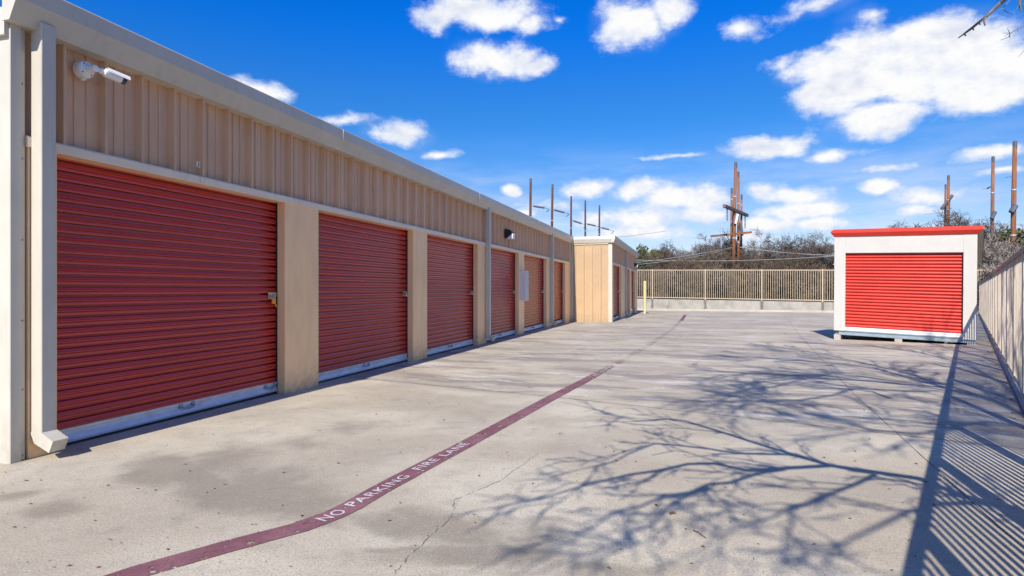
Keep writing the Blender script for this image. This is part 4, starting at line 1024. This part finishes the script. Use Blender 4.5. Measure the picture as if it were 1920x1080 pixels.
t1 = [([(2060, 1030, 2.37), (1920, 960, 2.52), (1722, 897, 2.74), (1558, 873, 2.96), (1440, 838, 3.11), (1320, 800, 3.26), (1250, 785, 3.40), (1190, 790, 3.55)], .060, .012, True),
      ([(1558, 873, 2.96), (1400, 882, 3.03), (1290, 870, 3.18), (1180, 890, 3.33), (1090, 912, 3.48), (1030, 930, 3.63)], .030, .010, False),
      ([(1480, 852, 3.03), (1380, 850, 3.11), (1270, 835, 3.26), (1180, 850, 3.40), (1110, 875, 3.55)], .022, .009, False),
      ([(1470, 880, 3.03), (1370, 905, 3.26), (1290, 925, 3.48), (1200, 950, 3.70), (1110, 990, 3.85)], .024, .010, False),
      ([(1330, 915, 3.40), (1260, 945, 3.63), (1220, 985, 3.85), (1190, 1015, 4.00)], .018, .010, False),
      ([(1640, 890, 2.89), (1560, 925, 3.40), (1480, 950, 3.85), (1400, 985, 4.14)], .024, .011, False),
      ([(1540, 930, 3.55), (1480, 962, 3.92), (1470, 1010, 4.14)], .016, .010, False),
      ([(1900, 950, 2.66), (1760, 945, 3.40), (1650, 985, 4.00), (1560, 1040, 4.44)], .030, .012, False)]
shade_tree('overhanging_tree', Vector((4.2, -2.2, -.05)), Vector((3.7, -1.4, 2.1)), t1, 'bare tree behind the side fence casting the near branch shadows', 41, (2, 3), .58, .5)
t2 = [([(2100, 850, 4.78), (1960, 800, 5.09), (1850, 745, 5.40), (1760, 725, 5.62), (1617, 714, 5.82), (1480, 704, 6.13), (1410, 700, 6.44)], 0.074, 0.022, True),
      ([(1850, 745, 5.40), (1700, 700, 5.93), (1560, 668, 6.35), (1480, 655, 6.66)], 0.041, 0.019, False),
      ([(1780, 728, 5.62), (1640, 690, 6.13), (1500, 675, 6.55), (1400, 668, 6.86)], 0.035, 0.019, False),
      ([(1740, 735, 5.62), (1600, 728, 5.93), (1500, 750, 6.24), (1400, 752, 6.55)], 0.035, 0.019, False),
      ([(1960, 800, 5.09), (1850, 790, 5.40), (1740, 812, 5.82), (1640, 808, 6.13), (1550, 785, 6.44)], 0.038, 0.018, False),
      ([(1960, 790, 5.09), (1880, 720, 5.82), (1800, 680, 6.44), (1700, 655, 7.08), (1600, 648, 7.28)], 0.041, 0.019, False),
      ([(1900, 700, 6.24), (1840, 668, 6.77), (1780, 655, 7.17)], 0.030, 0.019, False),
      ([(1700, 718, 5.82), (1560, 700, 6.24), (1450, 725, 6.55), (1380, 735, 6.77)], 0.030, 0.016, False)]
shade_tree('overhanging_tree', Vector((9.0, 1.2, -.05)), Vector((7.4, 1.6, 3.1)), t2, 'bare tree further along the side fence casting the shadows before the storage box', 43, (4, 4), 1.2, .40)
# the near limb that shows against the sky, top right
root = thing('overhanging_branch', at(1803, 70, 4.4), 'knobbly grey bare branch tip against the sky at top right', 'branch')
mb = MB(); rb = random.Random(4)
b1 = [at(1797, 71, 4.4), at(1808, 63, 4.4), at(1823, 52, 4.4), at(1835, 42, 4.38), at(1848, 32, 4.36), at(1862, 18, 4.34), at(1878, 4, 4.3), at(1900, -16, 4.2), at(1960, -70, 4.0), at(2100, -200, 3.4)]
mb.tube(b1, [.004, .007, .0095, .0095, .011, .0115, .013, .015, .02, .03], 7)
mb.tube([b1[4], at(1845, 41, 4.34), at(1847, 48, 4.34)], [.007, .006, .005], 5)
for i in (1, 2, 3): mb.tube([b1[i], b1[i] + Vector((.012, 0, -.018))], [.007, .004], 5)
mb.build('limb', M['bark'], root)
mb = MB()
def tw(pts, r): mb.tube([at(x, y, Y) for x, y, Y in pts], [r * (1 - .6 * i / (len(pts) - 1)) for i in range(len(pts))], 4)
tw([(1905, -12, 4.3), (1890, 4, 4.3), (1879, 16, 4.3), (1872, 20, 4.3)], .004); tw([(1879, 16, 4.3), (1888, 23, 4.3), (1900, 27, 4.3)], .003)
tw([(1914, -8, 4.2), (1911, 6, 4.2), (1913, 14, 4.2), (1914, 22, 4.2)], .010); tw([(1911, 5, 4.2), (1906, 19, 4.2)], .003); tw([(1912, 10, 4.2), (1925, 2, 4.2)], .004)
tw([(1940, 42, 4.2), (1920, 49, 4.2), (1905, 56, 4.2), (1894, 63, 4.2), (1891, 70, 4.2), (1876, 75, 4.2)], .0045)
tw([(1894, 63, 4.2), (1888, 52, 4.2)], .0025); tw([(1894, 62, 4.2), (1880, 62, 4.2)], .0025); tw([(1893, 64, 4.2), (1894, 74, 4.2)], .0025); tw([(1908, 54, 4.2), (1908, 59, 4.2)], .0025); tw([(1892, 62, 4.2), (1884, 68, 4.2)], .002)
tw([(1935, 80, 4.2), (1920, 95, 4.2), (1909, 107, 4.2)], .003); tw([(1868, 2, 4.35), (1880, -6, 4.3)], .003); tw([(1916, 34, 4.2), (1930, 28, 4.2)], .003)
mb.build('twigs', M['bark'], root)
